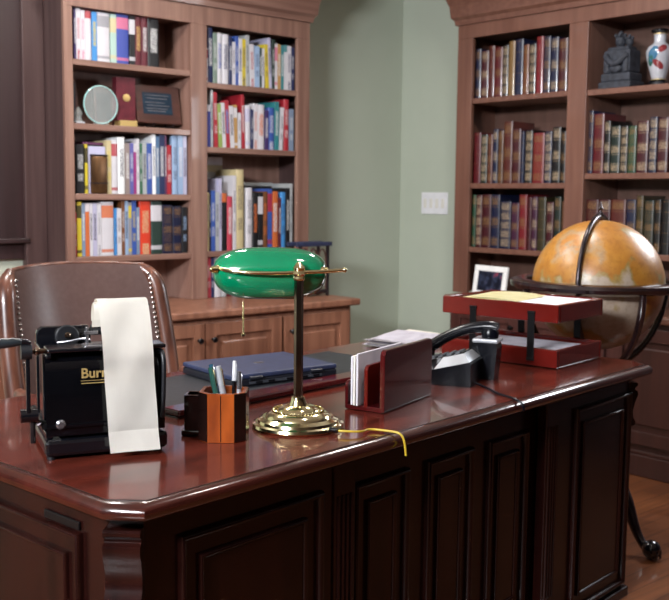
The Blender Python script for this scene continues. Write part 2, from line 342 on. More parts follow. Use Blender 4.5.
def bookcase(name, label, loc, rz, W, bays, top, shelves, depth, mz, mx, m_in, z0=.751, ms=None):
    t = thing(name, label, 'bookcase', loc, rz)
    ff = MB()
    xs = [0] + [v for b in bays for v in b] + [W]
    for a, b in zip(xs[0::2], xs[1::2]): ff.box(a, b, 0, .022, z0, top, .002)
    ff.box(0, W, 0, .022, top, 2.2, .002)
    ff.build('face_frame', mz, t)
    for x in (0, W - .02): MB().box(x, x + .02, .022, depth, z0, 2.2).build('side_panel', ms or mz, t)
    for (a, b), (c, d) in zip(bays, bays[1:]): MB().box(b, c, .022, depth - .012, z0, 2.2).build('divider_panel', m_in, t)
    MB().box(.02, W - .02, depth - .012, depth, z0, 2.2).build('back_panel', m_in, t)
    MB().box(.02, W - .02, .022, depth - .012, top + .02, 2.2).build('top_panel', m_in, t)
    for (a, b), zs in zip(bays, shelves):
        for z in zs: MB().box(a + (.0 if a > .1 else .0), b, .006, depth - .014, z - .028, z, .003).build('shelf', mx, t)
    crown(MB(), 0, W, depth).build('crown_moulding', mx, t)
    return t
LX, LY = 2.09, 4.2
bookcase('bookcase', 'cherry wood bookcase of coloured paperbacks, left of the green wall corner', (LX, LY, 0), 0, 1.43,
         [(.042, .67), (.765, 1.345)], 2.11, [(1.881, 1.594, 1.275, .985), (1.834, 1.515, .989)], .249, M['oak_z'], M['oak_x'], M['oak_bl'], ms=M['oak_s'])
RX, RY = 4.16, 3.71
bookcase('bookcase', 'reddish cherry bookcase of leather-bound books, right of the light switch plate', (RX, RY, 0), -PI / 2, 1.55,
         [(.105, .725), (.835, 1.44)], 2.127, [(1.806, 1.352, 1.006), (1.80, 1.398, 1.021)], .318, M['oak_r'], M['oak_rx'], M['oak_in'])
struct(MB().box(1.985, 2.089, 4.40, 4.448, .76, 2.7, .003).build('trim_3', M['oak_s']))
struct(MB().box(2.02, 3.55, 4.3, 4.449, 2.505, 2.7, .003).build('trim_4', M['oak_x']))
struct(MB().box(4.3, 4.479, 2.1, 3.74, 2.505, 2.7, .003).build('trim_5', M['oak_rx']))

# ---- base cabinets with separate worktops
def raised_panel(mb, x0, x1, z0, z1, y, fr=.06, t=.02):
    # frame-and-panel front facing -y at y
    mb.box(x0, x0 + fr, y - t, y, z0, z1, .002); mb.box(x1 - fr, x1, y - t, y, z0, z1, .002)
    mb.box(x0 + fr, x1 - fr, y - t, y, z0, z0 + fr, .002); mb.box(x0 + fr, x1 - fr, y - t, y, z1 - fr, z1, .002)
    mb.box(x0 + fr, x1 - fr, y - .006, y, z0 + fr, z1 - fr)
    g = .03; mb.box(x0 + fr + g, x1 - fr - g, y - t * .8, y - .004, z0 + fr + g, z1 - fr - g, .006)
    return mb
def cabinet(name, label, loc, rz, x0, x1, doors, depth, md, mz):
    t = thing(name, label, 'cabinet', loc, rz)
    MB().box(x0, x1, 0, depth, 0, .712, .003).build('body', mz, t)
    MB().box(x0 - .002, x1 + .002, -.016, 0, 0, .1, .004).box(x0, x1, -.01, 0, .1, .12, .004).build('plinth', mz, t)
    for a, b, ks in doors:
        d = raised_panel(MB(), a, b, .15, .69, -.001).build('door', md, t)
        kx = b - .035 if ks > 0 else a + .035
        k = MB(); k.lathe([(.006, 0), (.005, .012), (.012, .018), (.014, .024), (.010, .03)], 14, Matrix.Translation((kx, -.021, .615)) @ Matrix.Rotation(PI / 2, 4, 'X'))
        k.build('knob', M['black_metal'], d, True)
    return t
cabinet('cabinet', 'long low cherry cabinet with panelled doors under the paperback bookcase', (0, 3.79, 0), 0, 1.2, 3.465,
        [(1.25, 1.66, 1), (1.665, 2.09, -1), (2.13, 2.545, 1), (2.552, 2.995, -1), (3.012, 3.44, -1)], .655, M['oak_w'], M['oak_w'])
tag(MB().box(1.19, 3.505, 3.755, 4.447, .715, .75, .008).build('worktop', M['oak_w']), 'cherry wood worktop of the low cabinet behind the leather chair', 'worktop')
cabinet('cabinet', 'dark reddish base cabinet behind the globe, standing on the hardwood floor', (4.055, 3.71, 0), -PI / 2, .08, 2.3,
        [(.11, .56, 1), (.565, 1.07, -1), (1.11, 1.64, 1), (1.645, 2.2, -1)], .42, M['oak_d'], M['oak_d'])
tag(MB().box(4.02, 4.478, 1.4, 3.65, .715, .75, .008).build('worktop', M['oak_rx']), 'narrow cherry worktop behind the globe under the leather-bound books', 'worktop')

# ---- switch plate
t = thing('switch_plate', 'white four-gang light switch plate on the green wall', 'light switch', (4.48, 4.153, 1.237), -PI / 2)
MB().box(-.108, .108, -.007, 0, -.066, .066, .003).build('plate', M['white_plastic'], t)
for k in range(4): MB().box(-.086 + k * .048, -.062 + k * .048, -.010, -.006, -.028, .028, .002).build('switch', M['white_paint'], t)
m = MB()
for y0, y1, z0, z1 in ((1.38, 1.43, 1.34, 2.1), (2.08, 2.13, 1.34, 2.1), (1.43, 2.08, 1.34, 1.39), (1.43, 2.08, 2.05, 2.1)): m.box(4.44, 4.479, y0, y1, z0, z1, .004)
struct(m.build('window_2', M['white_paint']))

# ------------------------------------------------------------------ books: shelf top, then (start, end, height, cover, second colour) in metres
BOOKS = {
  'A1': (1.881, [(2.15, 2.161, 0.23, 'purple', ''), (2.161, 2.183, 0.229, 'white', 'red'), (2.182, 2.203, 0.22, 'white', 'pink'), (2.203, 2.237, 0.221, 'white', 'red'), (2.237, 2.263, 0.22, 'sky_blue', 'yellow'), (2.263, 2.331, 0.222, 'white', 'grey'), (2.331, 2.361, 0.221, 'mint', 'cream'), (2.361, 2.429, 0.232, 'royal_blue', 'pink'), (2.429, 2.458, 0.233, 'black', 'white'), (2.46, 2.496, 0.234, 'maroon', 'gold'), (2.496, 2.529, 0.233, 'maroon', ''), (2.529, 2.593, 0.232, 'black', '')]),
  'A3': (1.275, [(2.151, 2.198, 0.224, 'black', ''), (2.198, 2.211, 0.226, 'yellow', 'black'), (2.312, 2.337, 0.248, 'cream', 'yellow'), (2.337, 2.373, 0.25, 'white', 'red'), (2.373, 2.411, 0.265, 'bright_white', ''), (2.411, 2.435, 0.239, 'taupe', ''), (2.435, 2.456, 0.24, 'violet', ''), (2.456, 2.471, 0.236, 'magenta', 'white'), (2.472, 2.488, 0.262, 'white', ''), (2.487, 2.503, 0.242, 'green', ''), (2.503, 2.527, 0.243, 'pale_grey', ''), (2.527, 2.557, 0.244, 'blue', 'white'), (2.557, 2.577, 0.298, 'bright_white', ''), (2.577, 2.598, 0.278, 'steel_blue', ''), (2.598, 2.628, 0.294, 'navy', ''), (2.628, 2.639, 0.295, 'plum', ''), (2.639, 2.672, 0.239, 'red', ''), (2.678, 2.711, 0.297, 'pale_blue', ''), (2.711, 2.74, 0.296, 'pale_blue', 'white'), (2.74, 2.762, 0.295, 'lavender', '')]),
  'A4': (0.985, [(2.14, 2.147, 0.204, 'red', ''), (2.149, 2.175, 0.252, 'yellow', 'black'), (2.175, 2.193, 0.246, 'grey_blue', ''), (2.193, 2.215, 0.245, 'orange', 'white'), (2.215, 2.232, 0.246, 'white', ''), (2.232, 2.254, 0.246, 'lavender', ''), (2.254, 2.277, 0.246, 'white', 'grey'), (2.277, 2.348, 0.252, 'white', 'orange'), (2.348, 2.361, 0.222, 'sky_blue', ''), (2.361, 2.386, 0.222, 'white', ''), (2.387, 2.405, 0.259, 'brown', ''), (2.405, 2.424, 0.263, 'pale_blue', ''), (2.424, 2.442, 0.25, 'grey', 'yellow'), (2.442, 2.468, 0.259, 'blue', 'yellow'), (2.468, 2.487, 0.226, 'grey_blue', ''), (2.487, 2.554, 0.256, 'orange_red', 'cream'), (2.554, 2.62, 0.257, 'dark_green', 'white'), (2.619, 2.681, 0.238, 'navy', 'gold'), (2.681, 2.735, 0.232, 'navy', 'gold'), (2.737, 2.771, 0.228, 'black', 'pale_blue')]),
  'B1': (1.834, [(2.862, 2.876, 0.169, 'white', 'red'), (2.876, 2.91, 0.272, 'navy', ''), (2.91, 2.935, 0.247, 'grey_green', ''), (2.935, 2.97, 0.249, 'white', 'blue'), (2.97, 3.011, 0.247, 'white', 'navy'), (3.011, 3.031, 0.242, 'navy', ''), (3.031, 3.052, 0.215, 'white', ''), (3.052, 3.072, 0.246, 'blue', ''), (3.072, 3.096, 0.236, 'white', 'navy'), (3.096, 3.119, 0.236, 'yellow', 'navy'), (3.119, 3.142, 0.258, 'pale_grey', ''), (3.142, 3.172, 0.215, 'white', 'red'), (3.172, 3.204, 0.21, 'pale_blue', ''), (3.204, 3.22, 0.204, 'dark_green', ''), (3.22, 3.236, 0.202, 'white', ''), (3.236, 3.26, 0.225, 'yellow', ''), (3.26, 3.279, 0.265, 'lavender', ''), (3.279, 3.299, 0.254, 'dark_green', ''), (3.299, 3.317, 0.235, 'white', 'pink'), (3.317, 3.34, 0.233, 'tan', ''), (3.34, 3.362, 0.231, 'teal', ''), (3.362, 3.385, 0.234, 'white', 'teal'), (3.385, 3.413, 0.232, 'white', 'navy'), (3.413, 3.435, 0.226, 'navy', '')]),
  'B2': (1.515, [(2.865, 2.892, 0.209, 'indigo', 'white'), (2.895, 2.908, 0.284, 'pale_grey', ''), (2.91, 2.934, 0.286, 'red', ''), (2.936, 2.96, 0.218, 'lime', ''), (2.962, 2.985, 0.224, 'white', ''), (2.987, 3.014, 0.238, 'red', 'sky_blue'), (3.016, 3.044, 0.211, 'white', ''), (3.046, 3.067, 0.219, 'tan', 'white'), (3.069, 3.09, 0.181, 'white', ''), (3.092, 3.113, 0.274, 'red', ''), (3.115, 3.153, 0.222, 'white', 'lavender'), (3.157, 3.175, 0.203, 'navy', ''), (3.176, 3.205, 0.234, 'white', 'orange'), (3.206, 3.254, 0.231, 'white', 'orange'), (3.255, 3.281, 0.205, 'purple', ''), (3.282, 3.325, 0.22, 'blue', 'white'), (3.326, 3.356, 0.253, 'teal', ''), (3.359, 3.383, 0.225, 'white', ''), (3.385, 3.421, 0.27, 'red', ''), (3.426, 3.458, 0.221, 'grey_blue', '')]),
  'B3': (0.989, [(2.863, 2.882, 0.298, 'cream', ''), (2.883, 2.894, 0.292, 'black', ''), (2.895, 2.924, 0.307, 'blue', ''), (2.925, 2.95, 0.298, 'pale_grey', 'navy'), (2.951, 2.967, 0.369, 'lavender', ''), (2.968, 3.006, 0.294, 'black', 'orange'), (3.007, 3.044, 0.278, 'pink_red', ''), (3.045, 3.066, 0.385, 'white', ''), (3.069, 3.123, 0.417, 'cream', ''), (3.14, 3.183, 0.325, 'white', ''), (3.185, 3.225, 0.301, 'black', 'orange'), (3.226, 3.257, 0.301, 'black', 'white'), (3.258, 3.295, 0.306, 'brown', 'orange'), (3.296, 3.325, 0.32, 'blue', 'red'), (3.326, 3.373, 0.307, 'orange', ''), (3.374, 3.391, 0.274, 'maroon', ''), (3.392, 3.428, 0.303, 'sky_blue', ''), (3.429, 3.456, 0.326, 'black', ''), (3.459, 3.477, 0.35, 'pale_grey', '')]),
  'C1': (1.806, [(3.618, 3.581, 0.26, 'navy', 'gold'), (3.577, 3.526, 0.247, 'maroon', 'cream'), (3.524, 3.484, 0.268, 'red_brown', ''), (3.481, 3.428, 0.254, 'crimson', 'gold'), (3.424, 3.385, 0.262, 'black', 'cream'), (3.383, 3.342, 0.278, 'tan', ''), (3.34, 3.287, 0.283, 'navy', ''), (3.284, 3.247, 0.251, 'orange_brown', 'gold'), (3.246, 3.202, 0.251, 'black', 'cream'), (3.202, 3.158, 0.282, 'red', ''), (3.155, 3.112, 0.277, 'navy', 'gold'), (3.11, 3.064, 0.269, 'navy', 'cream'), (3.062, 3.008, 0.258, 'maroon', 'gold')]),
  'C2': (1.352, [(3.609, 3.559, 0.27, 'crimson', ''), (3.557, 3.511, 0.26, 'dark_green', 'cream'), (3.509, 3.472, 0.258, 'red_brown', 'gold'), (3.471, 3.436, 0.284, 'navy', 'cream'), (3.433, 3.396, 0.276, 'brown', 'gold'), (3.396, 3.338, 0.32, 'red_brown', 'gold'), (3.334, 3.278, 0.28, 'maroon', 'gold'), (3.275, 3.255, 0.266, 'navy', ''), (3.249, 3.201, 0.269, 'black', 'cream'), (3.198, 3.126, 0.254, 'red', 'gold'), (3.124, 3.078, 0.259, 'navy', 'cream'), (3.074, 3.024, 0.278, 'black', 'cream'), (3.022, 2.989, 0.256, 'black', 'gold')]),
  'C3': (1.006, [(3.607, 3.581, 0.283, 'green', 'gold'), (3.579, 3.537, 0.282, 'maroon', 'cream'), (3.535, 3.472, 0.285, 'maroon', 'gold'), (3.468, 3.408, 0.284, 'navy', 'gold'), (3.403, 3.332, 0.25, 'navy', 'cream'), (3.329, 3.277, 0.242, 'plum', 'gold'), (3.277, 3.226, 0.285, 'red', 'gold'), (3.22, 3.193, 0.273, 'maroon', ''), (3.192, 3.157, 0.276, 'plum', 'cream'), (3.155, 3.103, 0.274, 'olive', ''), (3.1, 3.054, 0.249, 'maroon', 'cream'), (3.05, 3.008, 0.277, 'dark_green', 'gold'), (3.004, 2.985, 0.254, 'brown', '')]),
  'D2': (1.398, [(2.889, 2.861, 0.301, 'navy', 'gold'), (2.857, 2.797, 0.285, 'crimson', 'gold'), (2.792, 2.756, 0.249, 'black', 'cream'), (2.751, 2.697, 0.223, 'dark_green', 'cream'), (2.695, 2.654, 0.221, 'black', 'cream'), (2.65, 2.605, 0.219, 'green', 'gold'), (2.603, 2.542, 0.239, 'maroon', 'cream'), (2.539, 2.497, 0.255, 'navy', 'cream'), (2.494, 2.44, 0.25, 'maroon', 'cream')]),
  'D3': (1.021, [(2.87, 2.799, 0.249, 'maroon', 'gold'), (2.798, 2.732, 0.25, 'maroon', 'cream'), (2.73, 2.647, 0.251, 'red_brown', 'gold'), (2.645, 2.592, 0.251, 'navy', 'gold'), (2.591, 2.552, 0.27, 'olive', 'gold'), (2.549, 2.497, 0.249, 'dark_green', 'gold'), (2.496, 2.46, 0.253, 'black', 'gold'), (2.458, 2.413, 0.253, 'black', '')]),
  'B4': (.751, [(2.862, 2.89, .235, 'pink_red', ''), (2.892, 2.91, .24, 'navy', ''), (2.912, 2.955, .22, 'white', 'grey'), (2.957, 2.99, .215, 'pale_grey', ''), (2.992, 3.02, .22, 'maroon', ''), (3.022, 3.06, .2, 'grey_blue', '')]),
}

def book(x, wd, h, dep, c1, c2, leather, unit, z, idx, lean=0, recess=.022):
    """one upright book; unit gives the shelf frame: origin, x direction, rotation"""
    org, rz = unit
    rot = Matrix.Rotation(rz, 4, 'Z')
    p = Vector(org) + (rot @ Vector((x, recess, 0)))
    t = bpy.data.objects.new('book', None); C.objects.link(t)
    t.location = (p.x, p.y, z); t.rotation_euler = (0, lean, rz)
    rnd = random.Random(idx * 7 + 1)
    bm_ = cover_mat(c1, c2, leather, (rnd.choice([0, 0, 2]) if c2 == 'gold' else rnd.choice([0, 1])) if leather and c2 else (0 if leather else rnd.choice([0, 1, 2, 3, 4, 5]) if c2 else rnd.choice([2, 5])))
    if leather and not c2: bm_ = cover_mat(c1, 'gold', True, 3)
    wv = wd * .965; m = MB(); ct = min(.003, wv * .16)
    # cover: rounded spine with two boards
    if leather or wv > .03:
        k = min(.006, wv * .25); out = [(0, dep)] + [(0, k)]
        for i in range(1, 6): a = PI * i / 6; out.append((wv / 2 - wv / 2 * math.cos(a), k - k * math.sin(a)))
        out += [(wv, k), (wv, dep), (wv - ct, dep), (wv - ct, k + .004), (ct, k + .004), (ct, dep)]
    else: out = [(0, dep), (0, .0006), (.0006, 0), (wv - .0006, 0), (wv, .0006), (wv, dep), (wv - ct, dep), (wv - ct, ct), (ct, ct), (ct, dep)]; k = 0
    m.prism(out, 0, h); m.build('cover', bm_, t, leather)
    MB().box(ct, wv - ct, max(k + .004, ct), dep - .004, .003, h - .004 if leather else h - .0015).build('pages', M['pages'], t)
    return t
ORD = ['first', 'second', 'third', 'fourth', 'fifth', 'sixth', 'seventh', 'eighth', 'ninth', 'tenth', 'eleventh', 'twelfth', 'thirteenth', 'fourteenth', 'fifteenth', 'sixteenth', 'seventeenth', 'eighteenth', 'nineteenth', 'twentieth', 'twenty-first', 'twenty-second', 'twenty-third', 'twenty-fourth', 'twenty-fifth', 'twenty-sixth', 'twenty-seventh', 'twenty-eighth']
SHELF_NAME = {'A1': 'top left paperback shelf', 'A3': 'third left paperback shelf', 'A4': 'lowest left paperback shelf',
              'B1': 'top right paperback shelf', 'B2': 'second right paperback shelf', 'B3': 'third right paperback shelf', 'B4': 'worktop behind the green lamp',
              'C1': 'top left leather-book shelf', 'C2': 'second left leather-book shelf', 'C3': 'third left leather-book shelf',
              'D2': 'second right leather-book shelf', 'D3': 'third right leather-book shelf'}
NICE = dict(bright_white='bright white', royal_blue='royal blue', sky_blue='sky blue', pale_grey='pale grey', steel_blue='steel blue', pale_blue='pale blue', grey_blue='grey-blue', orange_red='orange-red',
            dark_green='dark green', grey_green='grey-green', pink_red='pink-red', red_brown='red-brown', orange_brown='orange-brown')
LEAN = {('B1', 11): -.035, ('B1', 15): -.04, ('B1', 16): -.04, ('B2', 2): -.03, ('B2', 3): -.05, ('B2', 4): -.05, ('B2', 5): -.05, ('B2', 6): -.05, ('B2', 7): -.03, ('B2', 9): -.03, ('B2', 17): .05}
# clear span of each bay (start, end along the shelf) and clear height above each shelf
BAY = {'A': (2.135, 2.757), 'B': (2.858, 3.432), 'C': (3.602, 2.988), 'D': (2.872, 2.273)}
CLEAR = {'A1': .2255, 'A3': .288, 'A4': .259, 'B1': .272, 'B2': .286, 'B3': .49, 'B4': .206, 'C1': .315, 'C2': .42, 'C3': .34, 'D2': .37, 'D3': .35}
def settle(key, lst):
    """stand the books side by side: no two touch through each other, none passes the bay's ends"""
    lo, hi = BAY[key[0]]; sg = 1 if hi > lo else -1; span = abs(hi - lo); s = 1.0
    while True:
        out = []; pr = None
        for i, (x0, x1, h, c1, c2) in enumerate(lst):
            h = min(h, CLEAR[key]); L = LEAN.get((key, i), 0); wv = max(.009, abs(x1 - x0)) * s
            if L: h = min(h, CLEAR[key] - .012)
            u = max(.001, abs(x0 - lo) * s if sg * (x0 - lo) > 0 else .001)
            if pr:
                ur, Lp, hp = pr; u = max(u, ur + .0006 + max(0, min(h, hp) * (math.tan(Lp) - math.tan(L))))
            elif L < 0: u = max(u, h * math.tan(-L))
            ur = u + wv / math.cos(L); out.append((u, wv, h, L)); pr = (ur, L, h)
        if ur + max(0, h * math.tan(L)) <= span - .001: return out, sg, lo
        s *= .985
n_ = 0
for key, (z, lst) in BOOKS.items():
    left = key[0] in 'AB'; leather = key[0] in 'CD'
    placed, sg, lo = settle(key, lst)
    for i, ((x0, x1, h0, c1, c2), (u, wv, h, L)) in enumerate(zip(lst, placed)):
        n_ += 1
        lth = leather or (key == 'A4' and c1 == 'navy')
        zz = z + .001 + wv * math.sin(max(0, L))
        if left: t = book(lo + u, wv, h, (.145 if key == 'B3' else .16) + .02 * random.Random(n_).random(), c1, c2, lth, ((0, LY, 0), 0), zz, n_, L)
        else: t = book(0, wv, h, .19, c1, c2, lth, ((RX, lo - u, 0), -PI / 2), zz, n_)
        lab = ('leather ' if lth else '') + 'book'
        sec = ''
        if c2: sec = {'gold': ' with gilt bands', 'cream': ' with cream bands'}.get(c2, ' with ' + NICE.get(c2, c2) + ' spine label') if lth else ' marked ' + NICE.get(c2, c2)
        tag(t, f"{NICE.get(c1, c1)} {lab}{sec}, {ORD[i]} from left on the {SHELF_NAME[key]}", 'book', ('books on the ' + SHELF_NAME[key]))

# ------------------------------------------------------------------ ornaments on the shelves
zA2 = 1.595
t = thing('glass_award', 'round clear glass award with a thin rim on the second paperback shelf', 'award', (2.295, 4.25, zA2))
m = MB().lathe([(.0, -.005), (.083, -.005), (.087, -.002), (.087, .002), (.083, .005), (.0, .005)][1:-1], 40, Matrix.Translation((0, 0, .093)) @ Matrix.Rotation(PI / 2, 4, 'X')); m.build('disc', M['glass'], t)
MB().tube([(.086 * math.cos(2 * PI * k / 40), 0, .093 + .086 * math.sin(2 * PI * k / 40)) for k in range(41)], .0032, 8).build('rim', M['glass_rim'], t, True)
MB().box(-.03, .03, -.018, .018, 0, .012, .003).build('foot', M['glass'], t)
t = thing('wooden_plaque', 'small brown wooden plaque leaning behind the round glass award', 'plaque', (2.36, 4.335, zA2 + .002))
MB().box(-.05, .05, 0, .014, 0, .19, .002, Matrix.Rotation(-.1, 4, 'X')).build('board', M['plaque_wood'], t)
MB().box(-.036, .036, -.0015, 0, .03, .16, 0, Matrix.Rotation(-.1, 4, 'X')).build('engraved_plate', M['bronze'], t)
t = thing('dark_picture', 'tall dark framed picture standing at the left end of the award shelf', 'picture', (2.185, 4.33, zA2))
MB().box(-.045, .03, 0, .015, 0, .2, .002).build('frame', M['plaque_wood'], t)
MB().box(-.036, .021, -.0015, 0, .012, .188).build('picture_panel', M['laptop_dark'], t)
t = thing('crystal_ornament', 'small crystal ornament left of the round glass award', 'ornament', (2.175, 4.24, zA2))
MB().lathe([(.018, 0), (.022, .01), (.012, .03), (.02, .045), (.004, .075)], 8).build('crystal', M['glass'], t)
MB().box(-.022, .022, -.022, .022, -.0, .008, .002).build('base', M['silver'], t)
t = thing('award_case', 'maroon upright award case with round gold medallion', 'award', (2.435, 4.26, zA2), -.12)
MB().prism([(-.05, .0), (.045, .0), (.045, .05), (-.05, .05)], .028, .23).build('case', M['maroon_case'], t)
MB().box(-.038, .05, -.012, .056, 0, .028, .002).build('gold_base', M['gold'], t)
md = MB().lathe([(.018, 0), (.018, .004), (.012, .006)], 24, Matrix.Translation((.0, 0, .135)) @ Matrix.Rotation(PI / 2, 4, 'X')); md.build('medallion', M['gold'], t, True)
t = thing('framed_plaque', 'wide dark wood plaque with blue engraved plate on an easel stand', 'plaque', (2.62, 4.26, zA2))
R_ = Matrix.Translation((0, 0, .024)) @ Matrix.Rotation(-.16, 4, 'X')
MB().box(-.125, .125, 0, .018, 0, .188, .005, R_).build('board', M['plaque_wood'], t)
pl = MB().box(-.088, .075, -.0025, 0, .045, .15, 0, R_).build('engraved_plate', M['blue_plate'], t)
m = MB()
for i, q in enumerate([.135, .12, .1, .085, .07, .058]): m.box(-.075 + .01 * (i % 2), .06 - .012 * (i % 3), -.0032, -.0024, q, q + .004, 0, R_)
m.build('engraving', M['steel'], t)
m = MB()
for sx in (-.06, .05):
    m.tube([(sx, -.045, .02), (sx, -.03, .008), (sx, .04, .008), (sx, .055, .1)], .005, 8, 1)
m.tube([(-.06, .03, .008), (.05, .03, .008)], .004, 8); m.build('easel_stand', M['bronze'], t, True)
t = thing('bronze_box', 'brown metallic tin standing before the grey book', 'box', (2.262, 4.208, 1.277))
MB().box(-.041, .041, 0, .018, 0, .172, .006).build('body', M['brass_box'], t, True)
MB().box(-.0425, .0425, -.002, .018, .172, .18, .003).box(-.042, .042, -.001, .017, .045, .05).build('lid', M['bronze'], t)
tag(MB().box(2.214, 2.302, 4.228, 4.245, 1.276, 1.494, .001).build('book', BM['lavender']), 'pale lavender book facing out behind the brown metallic tin', 'book', 'books turned cover outwards')
m = MB().box(2.2, 2.303, 4.25, 4.40, 1.5022, 1.513, .001); o = tag(m.build('book', BM['plum']), 'purple book lying flat above the lavender book', 'book', 'books lying flat')
tag(MB().box(2.214, 2.305, 4.25, 4.4, 1.276, 1.4995, .001).build('book', BM['black']), 'thick black book under the flat purple book', 'book', 'books standing deep in the shelf')
tag(MB().box(2.885, 2.962, 4.392, 4.402, .99, 1.378, .001).build('folder', BM['lavender']), 'tall lavender folder behind the blue book on the third right paperback shelf', 'folder')
tag(MB().box(2.975, 3.035, 4.392, 4.402, .99, 1.395, .001).build('folder', BM['pale_grey']), 'tall pale grey folder behind the pink-red book on the third right paperback shelf', 'folder')
tag(MB().box(2.93, 3.09, 4.404, 4.434, .99, 1.432, .002).build('file_box', BM['cream']), 'tall cream cardboard file box at the back of the third right paperback shelf', 'box')
tag(MB().box(2.91, 3.09, 4.404, 4.434, 1.4325, 1.475, .002).build('paper_stack', M['paper_blue']), 'lavender stack of papers lying on top of the cream file box', 'papers')
t = thing('storage_box', 'black storage box with pale grey lid behind the orange book', 'box', (3.33, 4.412, .99))
MB().box(-.1, .08, -.018, .018, 0, .335, .002).build('body', BM['black'], t); MB().box(-.106, .086, -.021, .021, .335, .355, .003).build('lid', BM['pale_grey'], t)

# stone sculpture and vase on the leather-book bookcase
t = thing('stone_sculpture', 'dark grey carved stone sculpture left of the painted vase', 'sculpture', (4.27, 2.755, 1.801), -PI / 2); t.scale = (.84, .9, 1.0)
m = MB(); m.box(-.105, .105, -.07, .07, 0, .035, .006); m.box(-.095, .095, -.062, .062, .035, .075, .008)
m.prism([(-.085, -.05), (.085, -.05), (.085, .05), (-.085, .05)], .075, .185, bev=.01)
m.box(-.078, -.045, -.062, -.03, .075, .165, .01).box(.045, .078, -.062, -.03, .075, .165, .01)
m.tube([(-.07, -.055, .16), (-.03, -.07, .125), (0, -.072, .115), (.03, -.07, .125), (.07, -.055, .16)], .016, 10, 1)
m.sphere((0, -.06, .095), .028, 12, (1.5, .6, .8)); m.box(-.07, .07, -.045, .045, .18, .2, .01)
m.build('body', M['stone'], t)
for x, r, z in ((-.012, .03, .23), (.045, .022, .222)):
    m = MB(); m.sphere((x, 0, z), r, 16, (1, 1, 1.15)); m.lathe([(r * .7, z - r * 1.6), (r * .6, z - r * .6)], 12, Matrix.Translation((x, 0, 0)))
    for a in range(5): m.sphere((x + r * .9 * math.cos(a * 2 * PI / 5), r * .9 * math.sin(a * 2 * PI / 5), z + r * .85), r * .34, 8)
    m.sphere((x, 0, z + r * 1.2), r * .45, 8); m.sphere((x, -r * .95, z), r * .25, 8)
    m.build('head', M['stone'], t)
t = thing('vase', 'white porcelain vase painted blue, green and red with a black lip', 'vase', (4.27, 2.555, 1.801), 0)
m = MB().lathe([(.03, .028), (.034, .04), (.048, .09), (.06, .135), (.062, .16), (.052, .182), (.032, .195), (.027, .205), (.028, .235), (.03, .245)], 40); m.build('body', M['porcelain'], t, True)
MB().lathe([(.03, .242), (.042, .25), (.043, .258), (.034, .262), (.026, .262)], 36).build('lip', M['black'], t, True)
MB().lathe([(.058, 0), (.06, .01), (.046, .018), (.04, .028)], 36).build('stand', M['black'], t, True)
MB().lathe([(.0335, .0), (.034, .004)], 36, Matrix.Translation((0, 0, .029))).lathe([(.031, 0), (.031, .003)], 36, Matrix.Translation((0, 0, .238))).build('gilt_band', M['gold'], t, True)
def patch(mb, a0, a1, z0, z1, wob):
    # painted patch wrapped on the belly
    def rad(z):
        P_ = [(.028, .03), (.04, .034), (.09, .048), (.135, .06), (.16, .062), (.182, .052), (.195, .032)]
        for (za, ra), (zb, rb) in zip(P_, P_[1:]):
            if za <= z <= zb: return ra + (rb - ra) * (z - za) / (zb - za)
        return .03
    rows = []
    for i in range(9):
        f = i / 8; ww = math.sin(PI * (.12 + .76 * f)); z = z0 + (z1 - z0) * f; ac = (a0 + a1) / 2 + wob * (f - .5)
        rows.append([((rad(z) + .0012) * math.cos(ac + (a1 - a0) / 2 * ww * (q / 6 * 2 - 1)), (rad(z) + .0012) * math.sin(ac + (a1 - a0) / 2 * ww * (q / 6 * 2 - 1)), z) for q in range(7)])
    mb.grid(rows); return mb
A0 = PI + .55
patch(MB(), A0 - .95, A0 - .1, .11, .18, .3).build('blue_flower', M['blue_glaze'], t, True)
patch(MB(), A0 - .2, A0 + .55, .15, .186, .4).build('red_flower', M['red_glaze'], t, True)
patch(MB(), A0 - .5, A0 + .3, .075, .12, -.6).build('red_leaf', M['red_glaze'], t, True)
patch(MB(), A0 - 1.1, A0 - .5, .09, .14, .2).build('green_leaf', M['green_glaze'], t, True)

# white photo frame on the narrow worktop
t = thing('photo_frame', 'small white photo frame with a dark picture, behind the document tray', 'photo frame', (4.07, 3.385, .7535), -PI / 2 - .12)
R_ = Matrix.Rotation(-.14, 4, 'X'); W_, H_ = .122, .165
m = MB(); m.box(-W_, W_, 0, .016, 0, .03, .003, R_).box(-W_, W_, 0, .016, H_ - .03, H_, .003, R_).box(-W_, -W_ + .03, 0, .016, .03, H_ - .03, .003, R_).box(W_ - .03, W_, 0, .016, .03, H_ - .03, .003, R_)
m.build('frame', M['frame_white'], t)
MB().box(-W_ + .03, W_ - .03, .004, .01, .03, H_ - .03, 0, R_).build('photograph', M['photo'], t)
MB().box(-.02, .02, .022, .028, 0, .14, 0, Matrix.Rotation(.18, 4, 'X') @ Matrix.Translation((0, .04, 0))).build('easel_leg', M['black'], t)

